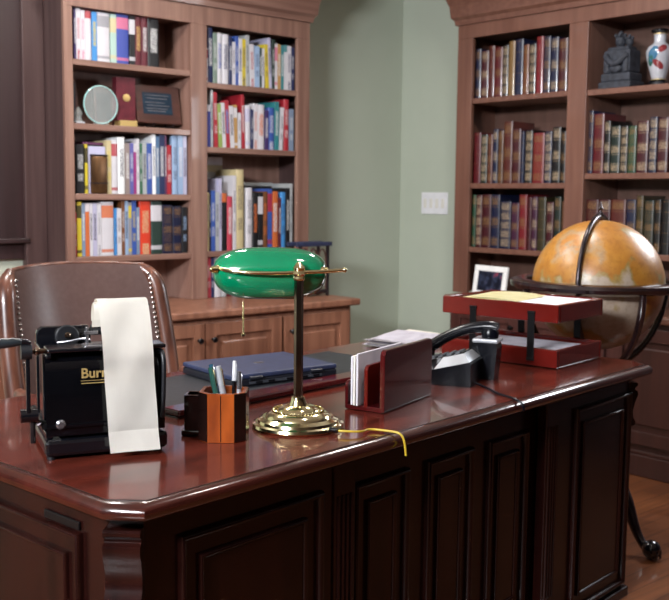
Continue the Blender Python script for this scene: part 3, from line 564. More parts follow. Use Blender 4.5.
# openwork rack at the end of the low worktop
t = thing('magazine_rack', 'dark openwork wooden rack with arched slats behind the green lamp', 'rack', (3.36, 4.0, .751), 0)
for s in (-1, 1):
    m = MB().box(-.1 if s < 0 else .085, -.085 if s < 0 else .1, -.045, -.03, 0, .27, .003).box(-.1 if s < 0 else .085, -.085 if s < 0 else .1, .03, .045, 0, .27, .003); m.build('post', M['bronze'], t)
for y in (-.037, .037):
    MB().box(-.12, .12, y - .008, y + .008, .262, .285, .003).build('top_rail', M['laptop'], t)
    MB().box(-.085, .085, y - .005, y + .005, .02, .035, .002).build('bottom_rail', M['bronze'], t)
    for k in range(3):
        x = -.056 + k * .056
        MB().tube([(x - .026, y, .03), (x - .026, y, .19), (x - .018, y, .235), (x, y, .25), (x + .018, y, .235), (x + .026, y, .19), (x + .026, y, .03)], .004, 8, 1).build('arch', M['plaque_wood'], t, True)
MB().box(-.085, .085, -.03, .03, .012, .02).build('base', M['plaque_wood'], t)
tag(MB().box(2.27, 2.37, 3.9, 4.02, .751, .753).build('note_paper', M['paper_blue'], rot=None), 'small pale note lying on the low cabinet worktop', 'paper')

# ------------------------------------------------------------------ desk
t = thing('desk', 'large dark mahogany executive desk with clipped corners and raised panels', 'desk', D(0, 0, 0), DA)
def oct_(x0, x1, y0, y1, c): return [(x0 + c, y0), (x1 - c, y0), (x1, y0 + c * 1.3), (x1, y1), (x0, y1), (x0, y0 + c * 1.3)]
X0, X1, Y0, Y1, ZT = .955, 3.02, 1.318, 2.29, .76
m = MB()
prof = [(.042, .7225), (.03, .723), (.018, .7235), (.014, .7245), (.012, .7268), (.006, .728), (.002, .732), (0, .737), (-.0005, .742), (.0005, .747), (.003, .752), (.0065, .7555), (.011, .758), (.0185, .759)]
rows = [[(p[0], p[1], z) for p in oct_(X0 + q, X1 - q, Y0 + q, Y1 - q, .044)] for q, z in prof]
m.grid(rows, closed=True); m.bm.faces.new([m.bm.verts.new(p) for p in rows[0]][::-1]); m.bm.faces.new([m.bm.verts.new(p) for p in rows[-1]])
bmesh.ops.remove_doubles(m.bm, verts=m.bm.verts, dist=1e-5)
m.build('moulded_edge', M['desk_edge'], t, True)
MB().prism(oct_(X0 + .018, X1 - .018, Y0 + .018, Y1 - .018, .044), .756, ZT - .0004).build('inlay_line', M['inlay'], t)
MB().prism(oct_(X0 + .0205, X1 - .0205, Y0 + .0205, Y1 - .0205, .044), .757, ZT).build('top', M['desk_top'], t)
# body: two pedestals, kneehole, modesty front
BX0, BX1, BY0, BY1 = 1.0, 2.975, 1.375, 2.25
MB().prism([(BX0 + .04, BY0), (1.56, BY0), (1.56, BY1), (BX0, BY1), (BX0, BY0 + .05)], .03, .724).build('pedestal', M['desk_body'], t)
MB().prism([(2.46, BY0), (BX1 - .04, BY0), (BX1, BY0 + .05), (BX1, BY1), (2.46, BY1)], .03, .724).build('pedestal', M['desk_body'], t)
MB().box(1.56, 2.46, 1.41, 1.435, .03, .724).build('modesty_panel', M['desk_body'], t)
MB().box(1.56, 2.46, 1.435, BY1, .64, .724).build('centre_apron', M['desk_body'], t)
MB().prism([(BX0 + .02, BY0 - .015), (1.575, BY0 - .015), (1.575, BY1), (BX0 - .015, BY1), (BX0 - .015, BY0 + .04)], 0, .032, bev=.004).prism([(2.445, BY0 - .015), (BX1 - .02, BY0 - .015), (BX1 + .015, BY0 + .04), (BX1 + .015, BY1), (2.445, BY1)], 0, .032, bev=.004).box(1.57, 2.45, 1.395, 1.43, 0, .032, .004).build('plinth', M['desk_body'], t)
def mould_frame(a0, a1, z0, z1, side=False, base=0, wd=.016, h=.014):
    """a mitred raised moulding ring on the front (normal -y) or the left side (normal -x)"""
    m = MB(); prof = [(0, 0), (.03, .5), (.14, .8), (.3, .96), (.45, 1), (.62, .92), (.78, .7), (.92, .3), (1, 0)]
    rows = []
    for f, g in prof:
        q = f * wd; hh = g * h
        cs = [(a0 + q, z0 + q), (a1 - q, z0 + q), (a1 - q, z1 - q), (a0 + q, z1 - q)]
        rows.append([(c[0], base - hh, c[1]) if not side else (base - hh, c[0], c[1]) for c in cs])
    return m.grid(rows, closed=True)
def panel(a0, a1, z0, z1, side=False, base=BY0, gap=.047):
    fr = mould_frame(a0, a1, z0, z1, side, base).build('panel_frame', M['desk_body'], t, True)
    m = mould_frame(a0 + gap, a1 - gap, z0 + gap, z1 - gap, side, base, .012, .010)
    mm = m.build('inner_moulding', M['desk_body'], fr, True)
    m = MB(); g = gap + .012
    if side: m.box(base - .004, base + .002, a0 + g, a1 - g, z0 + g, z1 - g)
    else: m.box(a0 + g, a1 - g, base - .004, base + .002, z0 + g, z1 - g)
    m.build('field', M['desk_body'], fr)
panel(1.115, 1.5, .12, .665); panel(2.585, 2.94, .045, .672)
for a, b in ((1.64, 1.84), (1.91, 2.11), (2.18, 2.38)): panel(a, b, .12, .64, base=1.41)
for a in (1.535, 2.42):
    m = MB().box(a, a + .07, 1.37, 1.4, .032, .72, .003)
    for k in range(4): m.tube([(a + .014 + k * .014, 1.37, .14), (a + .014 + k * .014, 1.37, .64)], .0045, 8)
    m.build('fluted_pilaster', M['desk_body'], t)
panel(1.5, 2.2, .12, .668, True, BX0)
MB().box(BX0 - .006, BX0, 1.505, 1.62, .672, .688, .002).build('label_holder', M['black_metal'], t)
# scrolled brackets on the clipped corners
for s, cx, cy, ang in ((0, BX0 + .02, BY0 + .025, math.atan2(-.05, .04)), (1, BX1 - .02, BY0 + .025, math.atan2(.05, .04))):
    mt = Matrix.Translation((cx, cy, 0)) @ Matrix.Rotation(ang, 4, 'Z')
    out = [(0, .0), (-.03, .0), (-.034, .004), (-.034, .010), (-.026, .016), (-.024, .022), (-.034, .028), (-.036, .04), (-.026, .065), (-.02, .09), (-.022, .112), (-.03, .124), (-.03, .134), (-.022, .14), (0, .14)]
    m = MB(); hw = .033
    a = [m.bm.verts.new((-hw, y + .004, .70 - z)) for y, z in out]; b = [m.bm.verts.new((hw, y + .004, .70 - z)) for y, z in out]
    m.bm.faces.new(a); m.bm.faces.new(b[::-1])
    for i in range(len(out)): m.bm.faces.new((a[i], a[(i + 1) % len(out)], b[(i + 1) % len(out)], b[i]))
    bmesh.ops.transform(m.bm, matrix=mt, verts=m.bm.verts)
    m.build('scroll_bracket', M['desk_body'], t, True)
    MB().box(-.022, .022, -.008, .004, .1, .54, .003, mt).build('corner_pilaster', M['desk_body'], t)

def on_desk(name, label, cat, x, y, rz=0, z=ZT + .0006): return thing(name, label, cat, D(x, y, z), DA + rz)

# ------------------------------------------------------------------ desk pad, laptop, papers
t = on_desk('desk_pad', 'dark leather desk pad with red lacquer front rail under the closed laptop', 'desk pad', 1.99, 1.965)
MB().box(-.54, .42, -.12, .22, 0, .007, .002).build('leather_sheet', M['pad'], t)
MB().box(-.54, .42, -.185, -.12, .003, .018, .004).build('front_rail', M['holder_wood'], t)
MB().box(-.54, .42, -.18, -.13, 0, .003).build('rail_shadow_strip', M['black'], t)  # black strip put in as the shadow line below the rail
t = on_desk('laptop', 'closed navy blue laptop lying on the dark leather desk pad', 'laptop', 1.953, 2.038, math.radians(-11), ZT + .0078)
MB().box(-.175, .175, -.14, .13, 0, .02, .004).build('base', M['laptop_dark'], t)
MB().box(-.175, .175, -.14, .13, .0205, .034, .004).build('lid', M['laptop'], t)
MB().box(-.12, .12, -.1425, -.139, .006, .013).build('port_strip', M['grey_plastic'], t)
m = MB()
for x in (-.1, -.06, .0, .05, .09): m.box(x, x + .02, -.1435, -.1415, .007, .012)
m.build('port', M['black'], t)
for x in (-.1, .1): MB().tube([(x - .02, -.141, .021), (x + .02, -.141, .021)], .006, 10).build('hinge', M['laptop_dark'], t, True)
m = MB().lathe([(.011, 0), (.011, .0006)], 24, Matrix.Translation((0, .0, .034)) @ Matrix.Scale(1.5, 4, (1, 0, 0))); m.build('lid_emblem', M['steel'], t)
t = on_desk('paper_stack', 'loose stack of white papers at the far edge of the desk', 'papers', 2.735, 2.125, .12)
rnd = random.Random(3)
for k in range(5):
    a = rnd.uniform(-.12, .12); rows = []
    for j in range(7):
        rows.append([(-.14 + .28 * i / 6 + .004 * j, -.105 + .21 * j / 6, .001 + k * .0035 + .010 * (k > 2) * (abs(i - 3) / 3) ** 2 + .004 * math.sin(i + k)) for i in range(7)])
    g = MB().grid(rows, .0006); bmesh.ops.transform(g.bm, matrix=Matrix.Translation((rnd.uniform(-.02, .02), rnd.uniform(-.02, .01), .005)) @ Matrix.Rotation(a, 4, 'Z'), verts=g.bm.verts)
    g.build('sheet', M['paper'] if k % 2 else M['paper_blue'], t)

# ------------------------------------------------------------------ letter holder and envelopes
t = on_desk('letter_holder', 'red lacquered wooden letter holder with three upright dividers', 'letter holder', 1.826, 1.473, math.radians(11.4))
def board(h0, y, th, L, h1=None):
    m = MB(); c = .012; pts = [(0, .002), (L, .002), (L, h0 - c), (L - c * .3, h0 - c * .3), (L - c, h0), (c, h0), (c * .3, h0 - c * .3), (0, h0 - c)]
    a = [m.bm.verts.new((x, y, z)) for x, z in pts]; b = [m.bm.verts.new((x, y + th, z)) for x, z in pts]
    fs = [m.bm.faces.new(a), m.bm.faces.new(b[::-1])]
    for i in range(len(pts)): m.bm.faces.new((a[i], a[(i + 1) % len(pts)], b[(i + 1) % len(pts)], b[i]))
    bmesh.ops.bevel(m.bm, geom=list({e for f in fs for e in f.edges}), offset=.002, segments=2, affect='EDGES', profile=.5); return m
board(.152, 0, .013, .268).build('front_divider', M['holder_wood'], t); board(.112, .046, .010, .255).build('middle_divider', M['red_lacquer'], t); board(.07, .1, .009, .255).build('back_divider', M['holder_wood'], t)
MB().box(.0, .255, .008, .105, 0, .012, .002).build('base', M['holder_wood'], t)
for k, (h, y, x0, L, mt) in enumerate([(.128, .066, -.012, .235, 'paper_blue'), (.123, .075, -.010, .23, 'paper'), (.12, .084, -.006, .225, 'paper_blue')]):
    e = thing('envelope', ['tall white envelope nearest the middle divider of the letter holder', 'white envelope between two others in the letter holder', 'white envelope at the back of the letter holder'][k], 'envelope', D(1.826, 1.473, ZT + .013), DA + math.radians(11.4), 'envelopes in the letter holder')
    MB().box(x0, x0 + L, y, y + .0055, 0, h, .002).build('envelope_body', M[mt], e)
    MB().grid([[(x0 + L * .03, y + .0062, h - .003), (x0 + L * .97, y + .0062, h - .003)], [(x0 + L * .4, y + .0062, h * .45), (x0 + L * .6, y + .0062, h * .45)]]).build('flap', M[mt], e)

# ------------------------------------------------------------------ document tray, two tiers
t = on_desk('document_tray', 'two-tier red lacquer document tray with black metal uprights', 'document tray', 2.672, 1.487, math.radians(1.5))
TW, TL = .305, .42
def tier(z0, name):
    o = MB()
    h = .055
    o.box(0, .014, 0, TL, z0, z0 + h, .003).box(TW - .014, TW, 0, TL, z0, z0 + h, .003).box(.014, TW - .014, 0, .014, z0, z0 + h, .003).box(.014, TW - .014, TL - .014, TL, z0, z0 + h, .003).box(.012, TW - .012, .012, TL - .012, z0 + .002, z0 + .012)
    return o.build(name, M['red_lacquer'], t)
tier(0.002, 'lower_tier'); tier(.140, 'upper_tier')
for (x, y) in ((-.004, .09), (-.004, .30), (TW + .001, .09), (TW + .001, .30)):
    MB().box(x, x + .0035, y - .012, y + .012, .018, .172, .001).box(x - .001, x + .0045, y - .013, y + .013, .018, .026, .001).box(x - .001, x + .0045, y - .013, y + .013, .162, .172, .001).build('upright', M['black_metal'], t)
t2 = on_desk('paper_stack', 'white and cream papers lying in the upper tray', 'papers', 2.672, 1.487, math.radians(1.5), ZT + .157)
for k in range(3): MB().box(.03 + .004 * k, .27 + .006 * k, .03, .36, .0295 + .002 * k, .0308 + .002 * k, .0004).build('sheet', M['paper_blue'], t2)
rows = [[(.03 + .215 * i / 6, .17 + .2 * j / 6, .0365 + .006 * math.sin(j / 6 * PI) + .003 * (i / 6) ** 2) for i in range(7)] for j in range(7)]
g = MB().grid(rows, .0008); bmesh.ops.rotate(g.bm, verts=g.bm.verts, cent=(.15, .2, 0), matrix=Matrix.Rotation(.06, 3, 'Z')); g.build('sheet', M['paper_cream'], t2)
MB().box(.03, .275, .03, .365, 0, .029, .001).build('ream', M['paper'], t2)
t2 = on_desk('paper_stack', 'white papers lying in the lower tray', 'papers', 2.672, 1.487, math.radians(1.5), ZT + .0155)
MB().box(.025, .28, .03, .36, 0, .026, .001).build('ream', M['paper'], t2)
MB().box(.03, .27, .05, .37, .0265, .03, .0005, Matrix.Rotation(.02, 4, 'Z')).build('sheet', M['paper_blue'], t2)

# ------------------------------------------------------------------ telephone
PA = math.radians(20)
t = on_desk('telephone', 'black office telephone with silver keypad surround beside the letter holder', 'telephone', 2.254, 1.5, PA)
# local: x away from the viewer (0..19), y towards the user (0..21); high at y=0
def side_prism(mb, prof, x0, x1, tap=0):
    a = [mb.bm.verts.new((x0, y, z)) for y, z in prof]; b = [mb.bm.verts.new((x1, y, z)) for y, z in prof]
    mb.bm.faces.new(a); mb.bm.faces.new(b[::-1]); n = len(prof)
    for i in range(n): mb.bm.faces.new((a[i], a[(i + 1) % n], b[(i + 1) % n], b[i]))
    return mb
side_prism(MB(), [(.014, 0), (.21, 0), (.21, .018), (.022, .067), (.014, .063)], 0, .19).build('base', M['phone'], t)
def slab(x0, x1, lift0, lift1, y0, y1, ins=0):   # sloping slab on the base's top face
    zt = lambda y: .0705 - (y - .01) * .26
    m = MB(); vs = []
    q = [(x0, y0), (x1, y0), (x1, y1), (x0, y1)]
    a = [m.bm.verts.new((x, y, zt(y) + lift0)) for x, y in q]
    q2 = [(x0 + ins, y0 + ins), (x1 - ins, y0 + ins), (x1 - ins, y1 - ins), (x0 + ins, y1 - ins)]
    b = [m.bm.verts.new((x, y, zt(y) + lift1)) for x, y in q2]
    m.bm.faces.new(a[::-1]); m.bm.faces.new(b)
    for i in range(4): m.bm.faces.new((a[i], a[(i + 1) % 4], b[(i + 1) % 4], b[i]))
    return m
fp = slab(.0, .128, 0, .026, .018, .118, .02).build('faceplate', M['silver'], t)
slab(.0, .128, 0, .0262, .1182, .2, .02).build('lower_faceplate', M['grey_plastic'], fp)
slab(.024, .104, .0264, .0275, .04, .178, .001).build('keypad_panel', M['black'], fp)
for r in range(5):
    for c in range(4): slab(.03 + c * .018, .042 + c * .018, .0276, .033, .053 + r * .024, .067 + r * .024, .001).build('key', M['grey_plastic'], fp)
slab(.028, .1, .0276, .030, .042, .049, .001).build('display', M['black'], fp)
side_prism(MB(), [(-.02, 0), (.02, 0), (.055, .06), (.04, .105), (-.022, .108), (-.028, .09)], .132, .2).build('cradle', M['phone'], t)
MB().box(.131, .201, -.03, .045, .104, .116, .004).build('cradle_cap', M['silver'], t)
side_prism(MB(), [(.14, 0), (.205, 0), (.205, .05), (.15, .06)], .13, .19).build('rear_cradle', M['black'], t)
hs = MB().tube([(.163, -.022, .145), (.163, 0, .15), (.163, .06, .142), (.163, .12, .118), (.163, .18, .078), (.163, .205, .062)], [.017, .018, .0155, .0155, .018, .02], 14, 1)
hs.lathe([(.024, -.0), (.026, .015), (.018, .03)], 20, Matrix.Translation((.163, .0, .117))); hs.lathe([(.024, 0), (.026, .012), (.018, .026)], 20, Matrix.Translation((.163, .185, .052)) @ Matrix.Rotation(-.35, 4, 'X'))
hs.build('handset', M['phone'], t, True)
coil = [(.175 + .008 * math.cos(k * .9), .21 + k * .0009, .02 + .008 * math.sin(k * .9)) for k in range(18)]
MB().tube(coil, .0022, 6).build('coiled_cord', M['black'], t, True)
ph = D(2.254, 1.5); pc = [D(2.275, 1.52, ZT + .01), D(2.27, 1.485, ZT + .004), D(2.25, 1.45, ZT + .004), D(2.215, 1.41, ZT + .0045), D(2.195, 1.36, ZT + .0045), D(2.185, 1.335, ZT + .0045), D(2.185, 1.311, ZT - .004), D(2.187, 1.306, ZT - .024)]
ph_cord = attach(MB().tube(pc, .0022, 8, 2).tube([p + Vector((.006, .004, 0.0)) for p in pc[:3]] + [p + Vector((.004, .0, 0.0005)) for p in pc[3:]], .0022, 8, 2).build('cord', M['phone'], None, True), t); ph_cord['label'] = 'black cord looping over the front edge of the desk'

# ------------------------------------------------------------------ pencil cup and pens
t = on_desk('pencil_cup', 'burl wood pencil cup with black corners and small side compartment', 'pencil cup', 1.404, 1.572, math.radians(-50))
def octa(r, c): return [(-r + c, -r), (r - c, -r), (r, -r + c), (r, r - c), (r - c, r), (-r + c, r), (-r, r - c), (-r, -r + c)]
def hollow(mb, po, pi_, z0, z1, zb):
    n = len(po); rows = [[(x, y, z0) for x, y in po], [(x, y, z1 - .003) for x, y in po], [(x * .97 + pi_[i][0] * .03, y * .97 + pi_[i][1] * .03, z1) for i, (x, y) in enumerate(po)], [(x, y, z1) for x, y in pi_], [(x, y, zb) for x, y in pi_]]
    mb.grid(rows, closed=True); mb.bm.faces.new([mb.bm.verts.new(p) for p in rows[0]][::-1]); mb.bm.faces.new([mb.bm.verts.new(p) for p in rows[-1]]); return mb
po = octa(.049, .021); pi2 = octa(.041, .018)
hollow(MB(), po, pi2, 0, .104, .01).build('cup', M['cup_wood'], t)
for i in (1, 3, 5, 7):
    (xa, ya), (xb, yb) = po[i], po[(i + 1) % 8]; k_ = 1.03
    MB().prism([(xa, ya), (xb, yb), (xb * k_, yb * k_), (xa * k_, ya * k_)], .001, .1035, bev=.0006).build('corner_panel', M['cup_dark'], t)
for sx in (-1, 1): MB().box(sx * .0495 - .001, sx * .0495 + .001, -.027, .027, .002, .102).build('side_panel', M['cup_dark'], t)  # dark panels put the shade on the cup's sides into colour
MB().box(-.0008, .0008, -.0497, -.0488, .002, .1).build('groove', M['cup_dark'], t)
p2 = [(-.088, .012), (-.0495, .012), (-.0495, .06), (-.088, .06)]; p3 = [(-.083, .017), (-.0545, .017), (-.0545, .055), (-.083, .055)]
hollow(MB(), p2, p3, 0, .088, .01).build('side_compartment', M['cup_dark'], t)
MB().box(-.094, -.0495, .006, .066, 0, .012, .003).build('compartment_foot', M['cup_dark'], t)
CR = DA + math.radians(-50)
def pen(label, x, y, dx, dy, L, r, mt, capm, tipm, name='pen'):
    base = Vector(D(1.404, 1.572)) + Matrix.Rotation(CR, 3, 'Z') @ Vector((x, y, 0)); base.z = ZT + .013
    o = thing(name, label, 'pen', base, 0, 'pens in the pencil cup')
    dr = (Matrix.Rotation(CR, 3, 'Z') @ Vector((dx, dy, 1))).normalized(); P_ = lambda s: dr * s
    MB().cyl(P_(.004), P_(L * .72), r, 14).build('barrel', mt, o, True)
    MB().cyl(P_(L * .72), P_(L), r * 1.12, 14, r * .9).build('cap', capm, o, True)
    sd = dr.orthogonal().normalized()
    MB().tube([P_(L * .97) - Vector((.0, r * 1.3, 0)), P_(L * .95) - Vector((0, r * 1.9, 0)), P_(L * .72) - Vector((0, r * 1.6, 0))], r * .22, 6).build('clip', tipm, o, True)
pen('green pen with brass clip leaning in the pencil cup', .0, -.006, -.22, .1, .142, .006, M['green_glaze'], M['green_glaze'], M['brass'])
pen('fat silver pen leaning in the pencil cup', .014, -.008, -.17, -.02, .146, .0065, M['silver'], M['silver'], M['brass'])
pen('dark teal pen at the back of the pencil cup', .0, .018, -.24, .12, .145, .0055, M['blue_glaze'], M['blue_glaze'], M['silver'])
pen('slim black and silver pen with white top', .018, .010, .02, .02, .152, .0042, M['black'], M['white_plastic'], M['silver'])
pen('second silver pen beside the fat silver pen', .031, -.004, .02, .0, .132, .005, M['silver'], M['steel'], M['steel'])

# ------------------------------------------------------------------ banker's lamp
VA = math.radians(50.8); LCx, LCy = 1.402, 1.705
t = thing('desk_lamp', "brass banker's desk lamp with emerald green glass shade", 'lamp', (LCx, LCy, ZT + .0006), VA - PI / 2)
# local x = along the cross bar, local y = away from the viewer
MB().lathe([(.100, 0), (.104, .004), (.102, .010), (.096, .013), (.092, .012), (.090, .018), (.080, .024), (.074, .022), (.072, .028), (.060, .036), (.052, .037), (.048, .034), (.046, .040), (.034, .048), (.026, .050), (.022, .047), (.020, .053), (.017, .060), (.015, .068)], 64).build('base', M['brass'], t, True)
bd = MB()
for k in range(44): a = k * 2 * PI / 44; bd.sphere((.056 * math.cos(a), .056 * math.sin(a), .0375), .0036, 6)
bd.build('beaded_ring', M['brass'], t, True)
MB().lathe([(.0105, .06), (.0105, .336)], 6).build('pole', M['dark_brass'], t)
MB().lathe([(.012, 0), (.0145, .004), (.012, .009), (.0165, .015), (.013, .022), (.0145, .028), (.010, .034), (.004, .041)], 24, Matrix.Translation((0, 0, .330))).build('collar', M['brass'], t, True)
MB().tube([(-.182, .034, .3545), (-.165, .012, .351), (-.12, -.004, .347), (-.05, -.008, .346), (0, -.004, .348), (.05, -.003, .350), (.101, -.001, .354)], .0045, 12, 2).build('cross_bar', M['brass'], t, True)
for x, y, z in ((-.183, .033, .355), (.101, -.001, .354)): MB().sphere((x, y, z), .0062, 14).build('bar_tip', M['brass'], t, True)
SCx, SCy, SCz = -.066, .075, .347
for s in (-1, 1):
    MB().cyl((SCx + s * .118, SCy - .045, SCz + .004), (SCx + s * .128, SCy - .05, SCz + .004), .008, 14).sphere((SCx + s * .129, SCy - .05, SCz + .004), .0062, 12).build('shade_knob', M['brass'], t, True)
def shade_rows(k, th0=-70, th1=150, nt=26, ns=40):
    rows = []
    for i in range(ns + 1):
        u = -1 + 2 * i / ns; uu = math.sin(u * PI / 2) ; x = SCx + uu * .128 * k
        rs = max(1e-3, (1 - abs(uu) ** 2.8)) ** (1 / 2.0)
        row = []
        for j in range(nt + 1):
            a = math.radians(th0 + (th1 - th0) * j / nt)
            ry, rz = .068 * k * (.35 + .65 * rs) * (1 if rs > .02 else .9), .056 * k * (.22 + .78 * rs)
            row.append((x, SCy - ry * math.cos(a), max(SCz - .003 + rz * math.sin(a) * (1.2 if a < 0 else 1.0), SCz - .064)))
        rows.append(row)
    # pull the ends together
    c0 = (SCx - .122 * k, SCy, SCz); return rows
def end_cap(mb, row): mb.bm.faces.new([mb.bm.verts.new(p) for p in row])
m = MB(); r_ = shade_rows(1.0); m.grid(r_); end_cap(m, r_[0]); end_cap(m, r_[-1]); bmesh.ops.remove_doubles(m.bm, verts=m.bm.verts, dist=1e-5)
sh = m.build('shade', M['shade_green'], t, True)
m = MB(); r_ = shade_rows(.955); m.grid(r_); bmesh.ops.remove_doubles(m.bm, verts=m.bm.verts, dist=1e-5); m.build('shade_lining', M['shade_white'], sh, True)
MB().cyl((SCx - .07, SCy, SCz + .002), (SCx + .02, SCy, SCz + .002), .011, 16).build('bulb', M['shade_white'], t, True)
MB().cyl((SCx + .02, SCy, SCz + .002), (SCx + .064, SCy - .0, SCz + .002), .014, 16).build('socket', M['brass'], t, True)
MB().tube([(SCx + .064, SCy, SCz + .002), (-.0, .03, .36), (0, 0, .352)], .006, 10).build('arm', M['brass'], t, True)
ch = MB()
for k in range(16): ch.sphere((-.125, .03, .276 - k * .0045), .0025, 8)
ch.tube([(-.125, .03, .352), (-.125, .03, .206)], .0006, 6); ch.lathe([(.0022, 0), (.0048, .002), (.0048, .006), (.002, .009)], 14, Matrix.Translation((-.125, .03, .199)))
ch.build('pull_chain', M['brass'], t, True)
MB().cyl((.07, -.07, .01), (.086, -.082, .009), .0055, 12).build('cord_grommet', M['black'], t, True)
L_ = lambda x, y, z: Vector((LCx, LCy, z)) + Matrix.Rotation(VA - PI / 2, 3, 'Z') @ Vector((x, y, 0))
lp_cord = attach(MB().tube([L_(.088, -.084, ZT + .010), L_(.11, -.09, ZT + .010), L_(.14, -.085, ZT + .008), D(1.665, 1.385, ZT + .006), D(1.68, 1.34, ZT + .006), D(1.688, 1.315, ZT + .0045), D(1.692, 1.306, ZT - .012), D(1.694, 1.303, ZT - .045)], .0026, 10, 2).build('cord', M['yellow_cord'], None, True), t); lp_cord['label'] = 'yellow cord running over the desk edge'

# ------------------------------------------------------------------ adding machine
t = thing('adding_machine', 'antique black adding machine with side crank and gold lettering', 'adding machine', (.838, 1.787, ZT + .0006), math.radians(-18.27))
MW = .23
def yz_prism(mb, prof, x0, x1):
    return side_prism(mb, prof, x0, x1)
MB().box(-.004, MW + .008, -.006, .30, .006, .040, .008).build('base_casting', M['black'], t)
for x, y in ((.01, .01), (MW - .01, .01), (.01, .285), (MW - .01, .285)): MB().cyl((x, y, 0), (x, y, .009), .009, 14).build('foot', M['black_soft'], t)
# curved front and top cover: one bent sheet
prof = [(0, .046), (.0, .06), (-.004, .062), (-.004, .068), (0, .07), (.0, .12), (.001, .165), (.005, .185), (.014, .198), (.03, .206), (.06, .21), (.10, .211)]
rows = [[(x, y, z) for x in (0, .004, MW * .5, MW - .004, MW)] for y, z in prof]
MB().grid(rows, .006).build('front_cover', M['black'], t, True)
side_prism(MB(), [(.01, .046), (.01, .165), (.02, .19), (.04, .2), (.2, .2), (.2, .046)], .03, MW - .008).build('mechanism_block', M['black_soft'], t)
side_prism(MB(), [(0, .046), (0, .17), (.015, .198), (.05, .211), (.19, .211), (.21, .19), (.28, .1), (.29, .046)], MW - .004, MW + .003).build('right_side_plate', M['black'], t)
m = MB().box(.004, .010, .075, .088, .04, .205, .002).box(.004, .010, .18, .192, .04, .2, .002).box(.002, .012, .0, .2, .2, .208, .002).box(.0, .014, .01, .29, .04, .052, .002); m.build('left_frame', M['black'], t)
MB().tube([(.0, .03, .06), (.008, .14, .052), (.008, .27, .05)], .006, 8).build('linkage_rod', M['black_metal'], t, True)
MB().box(.004, MW + .006, -.003, .055, .2105, .219, .003).build('top_ledge', M['black'], t)
MB().box(.075, .115, .0, .04, .215, .222, .003).build('tear_bar', M['steel'], t)
# rounded plate behind with round knob boss
kp = MB(); R_ = Matrix.Translation((0, .16, .2)) @ Matrix.Rotation(-.3, 4, 'X')
kp.prism([(0, 0), (.112, 0), (.112, .038), (.105, .048), (.012, .048), (.003, .042), (0, .034)], -.008, .008, Matrix.Translation((0.002, .165, .194)) @ Matrix.Rotation(PI / 2 - .05, 4, 'X'), .003)
kp.build('keyboard_plate', M['black'], t)
MB().lathe([(.024, 0), (.025, .006), (.022, .009)], 32, Matrix.Translation((.064, .156, .220)) @ Matrix.Rotation(PI / 2 - .05, 4, 'X')).build('dial', M['black_soft'], t, True)
MB().lathe([(.006, 0), (.0065, .006), (.004, .009)], 20, Matrix.Translation((.064, .148, .224)) @ Matrix.Rotation(PI / 2 - .05, 4, 'X')).build('brass_knob', M['dark_brass'], t, True)
MB().tube([(.04, .12, .213), (.06, .11, .216), (.085, .09, .224), (.1, .08, .222)], .0022, 8, 1).build('lever_arm', M['steel'], t, True)
MB().box(.088, .094, .06, .075, .212, .25, .001).box(.084, .112, .055, .06, .236, .243, .001).build('paper_guide', M['steel'], t)
MB().cyl((.1, .075, .243), (MW - .02, .075, .243), .011, 24).build('platen', M['black_soft'], t, True)
MB().cyl((MW - .02, .075, .243), (MW - .008, .075, .243), .009, 20).build('platen_knob', M['black'], t, True)
# right-hand lever loop
MB().tube([(MW - .004, .02, .2), (MW - .002, -.004, .205), (MW - .001, -.014, .18), (MW - .002, -.012, .12), (MW - .004, -.006, .07)], .005, 10, 2).build('side_lever', M['black_soft'], t, True)
for z in (.262, .288): MB().cyl((MW - .03, .09, z), (MW - .014, .09, z), .004, 12).sphere((MW - .012, .09, z), .006, 10).build('spool_pin', M['black'], t, True)
MB().lathe([(.0095, 0), (.0095, .004), (.006, .007)], 20, Matrix.Translation((.027, -.001, .07)) @ Matrix.Rotation(PI / 2, 4, 'X')).build('front_screw', M['steel'], t, True)
# crank
MB().box(-.034, -.026, .018, .03, .08, .215, .002).build('crank_arm', M['black'], t)
MB().cyl((-.042, .024, .212), (-.022, .024, .212), .015, 24).build('crank_disc', M['black_soft'], t, True)
MB().cyl((-.022, .024, .212), (.006, .024, .212), .005, 12).sphere((-.012, .024, .212), .008, 12).build('crank_shaft', M['dark_brass'], t, True)
MB().cyl((-.045, .03, .085), (-.012, .03, .085), .014, 20).build('crank_hub', M['black'], t, True)
MB().cyl((-.022, .03, .03), (-.022, .03, .075), .005, 10).cyl((-.012, .03, .07), (.004, .06, .06), .006, 10).build('hub_bracket', M['bronze'], t, True)
MB().tube([(-.024, .024, .228), (-.032, .024, .232), (-.045, .024, .232)], .006, 10).build('crank_elbow', M['black'], t, True)
MB().tube([(-.04, .024, .232), (-.05, .024, .232), (-.065, .024, .231), (-.09, .024, .23), (-.11, .024, .23), (-.125, .024, .23)], [.006, .0085, .0095, .011, .010, .006], 16, 1).build('crank_handle', M['handle_grey'], t, True)
# lettering on the curved front
text_obj('Burroughs', .027, M['gold'], t, (.066, -.0072, .160), (PI / 2, 0, 0), 'gold_lettering', .0004, .0006)
MB().box(.066, .18, -.0067, -.006, .1535, .1545).build('gold_underline', M['gold'], t)
MB().box(.067, .155, -.0066, -.006, .1480, .1498).build('gold_small_line', M['gold'], t)
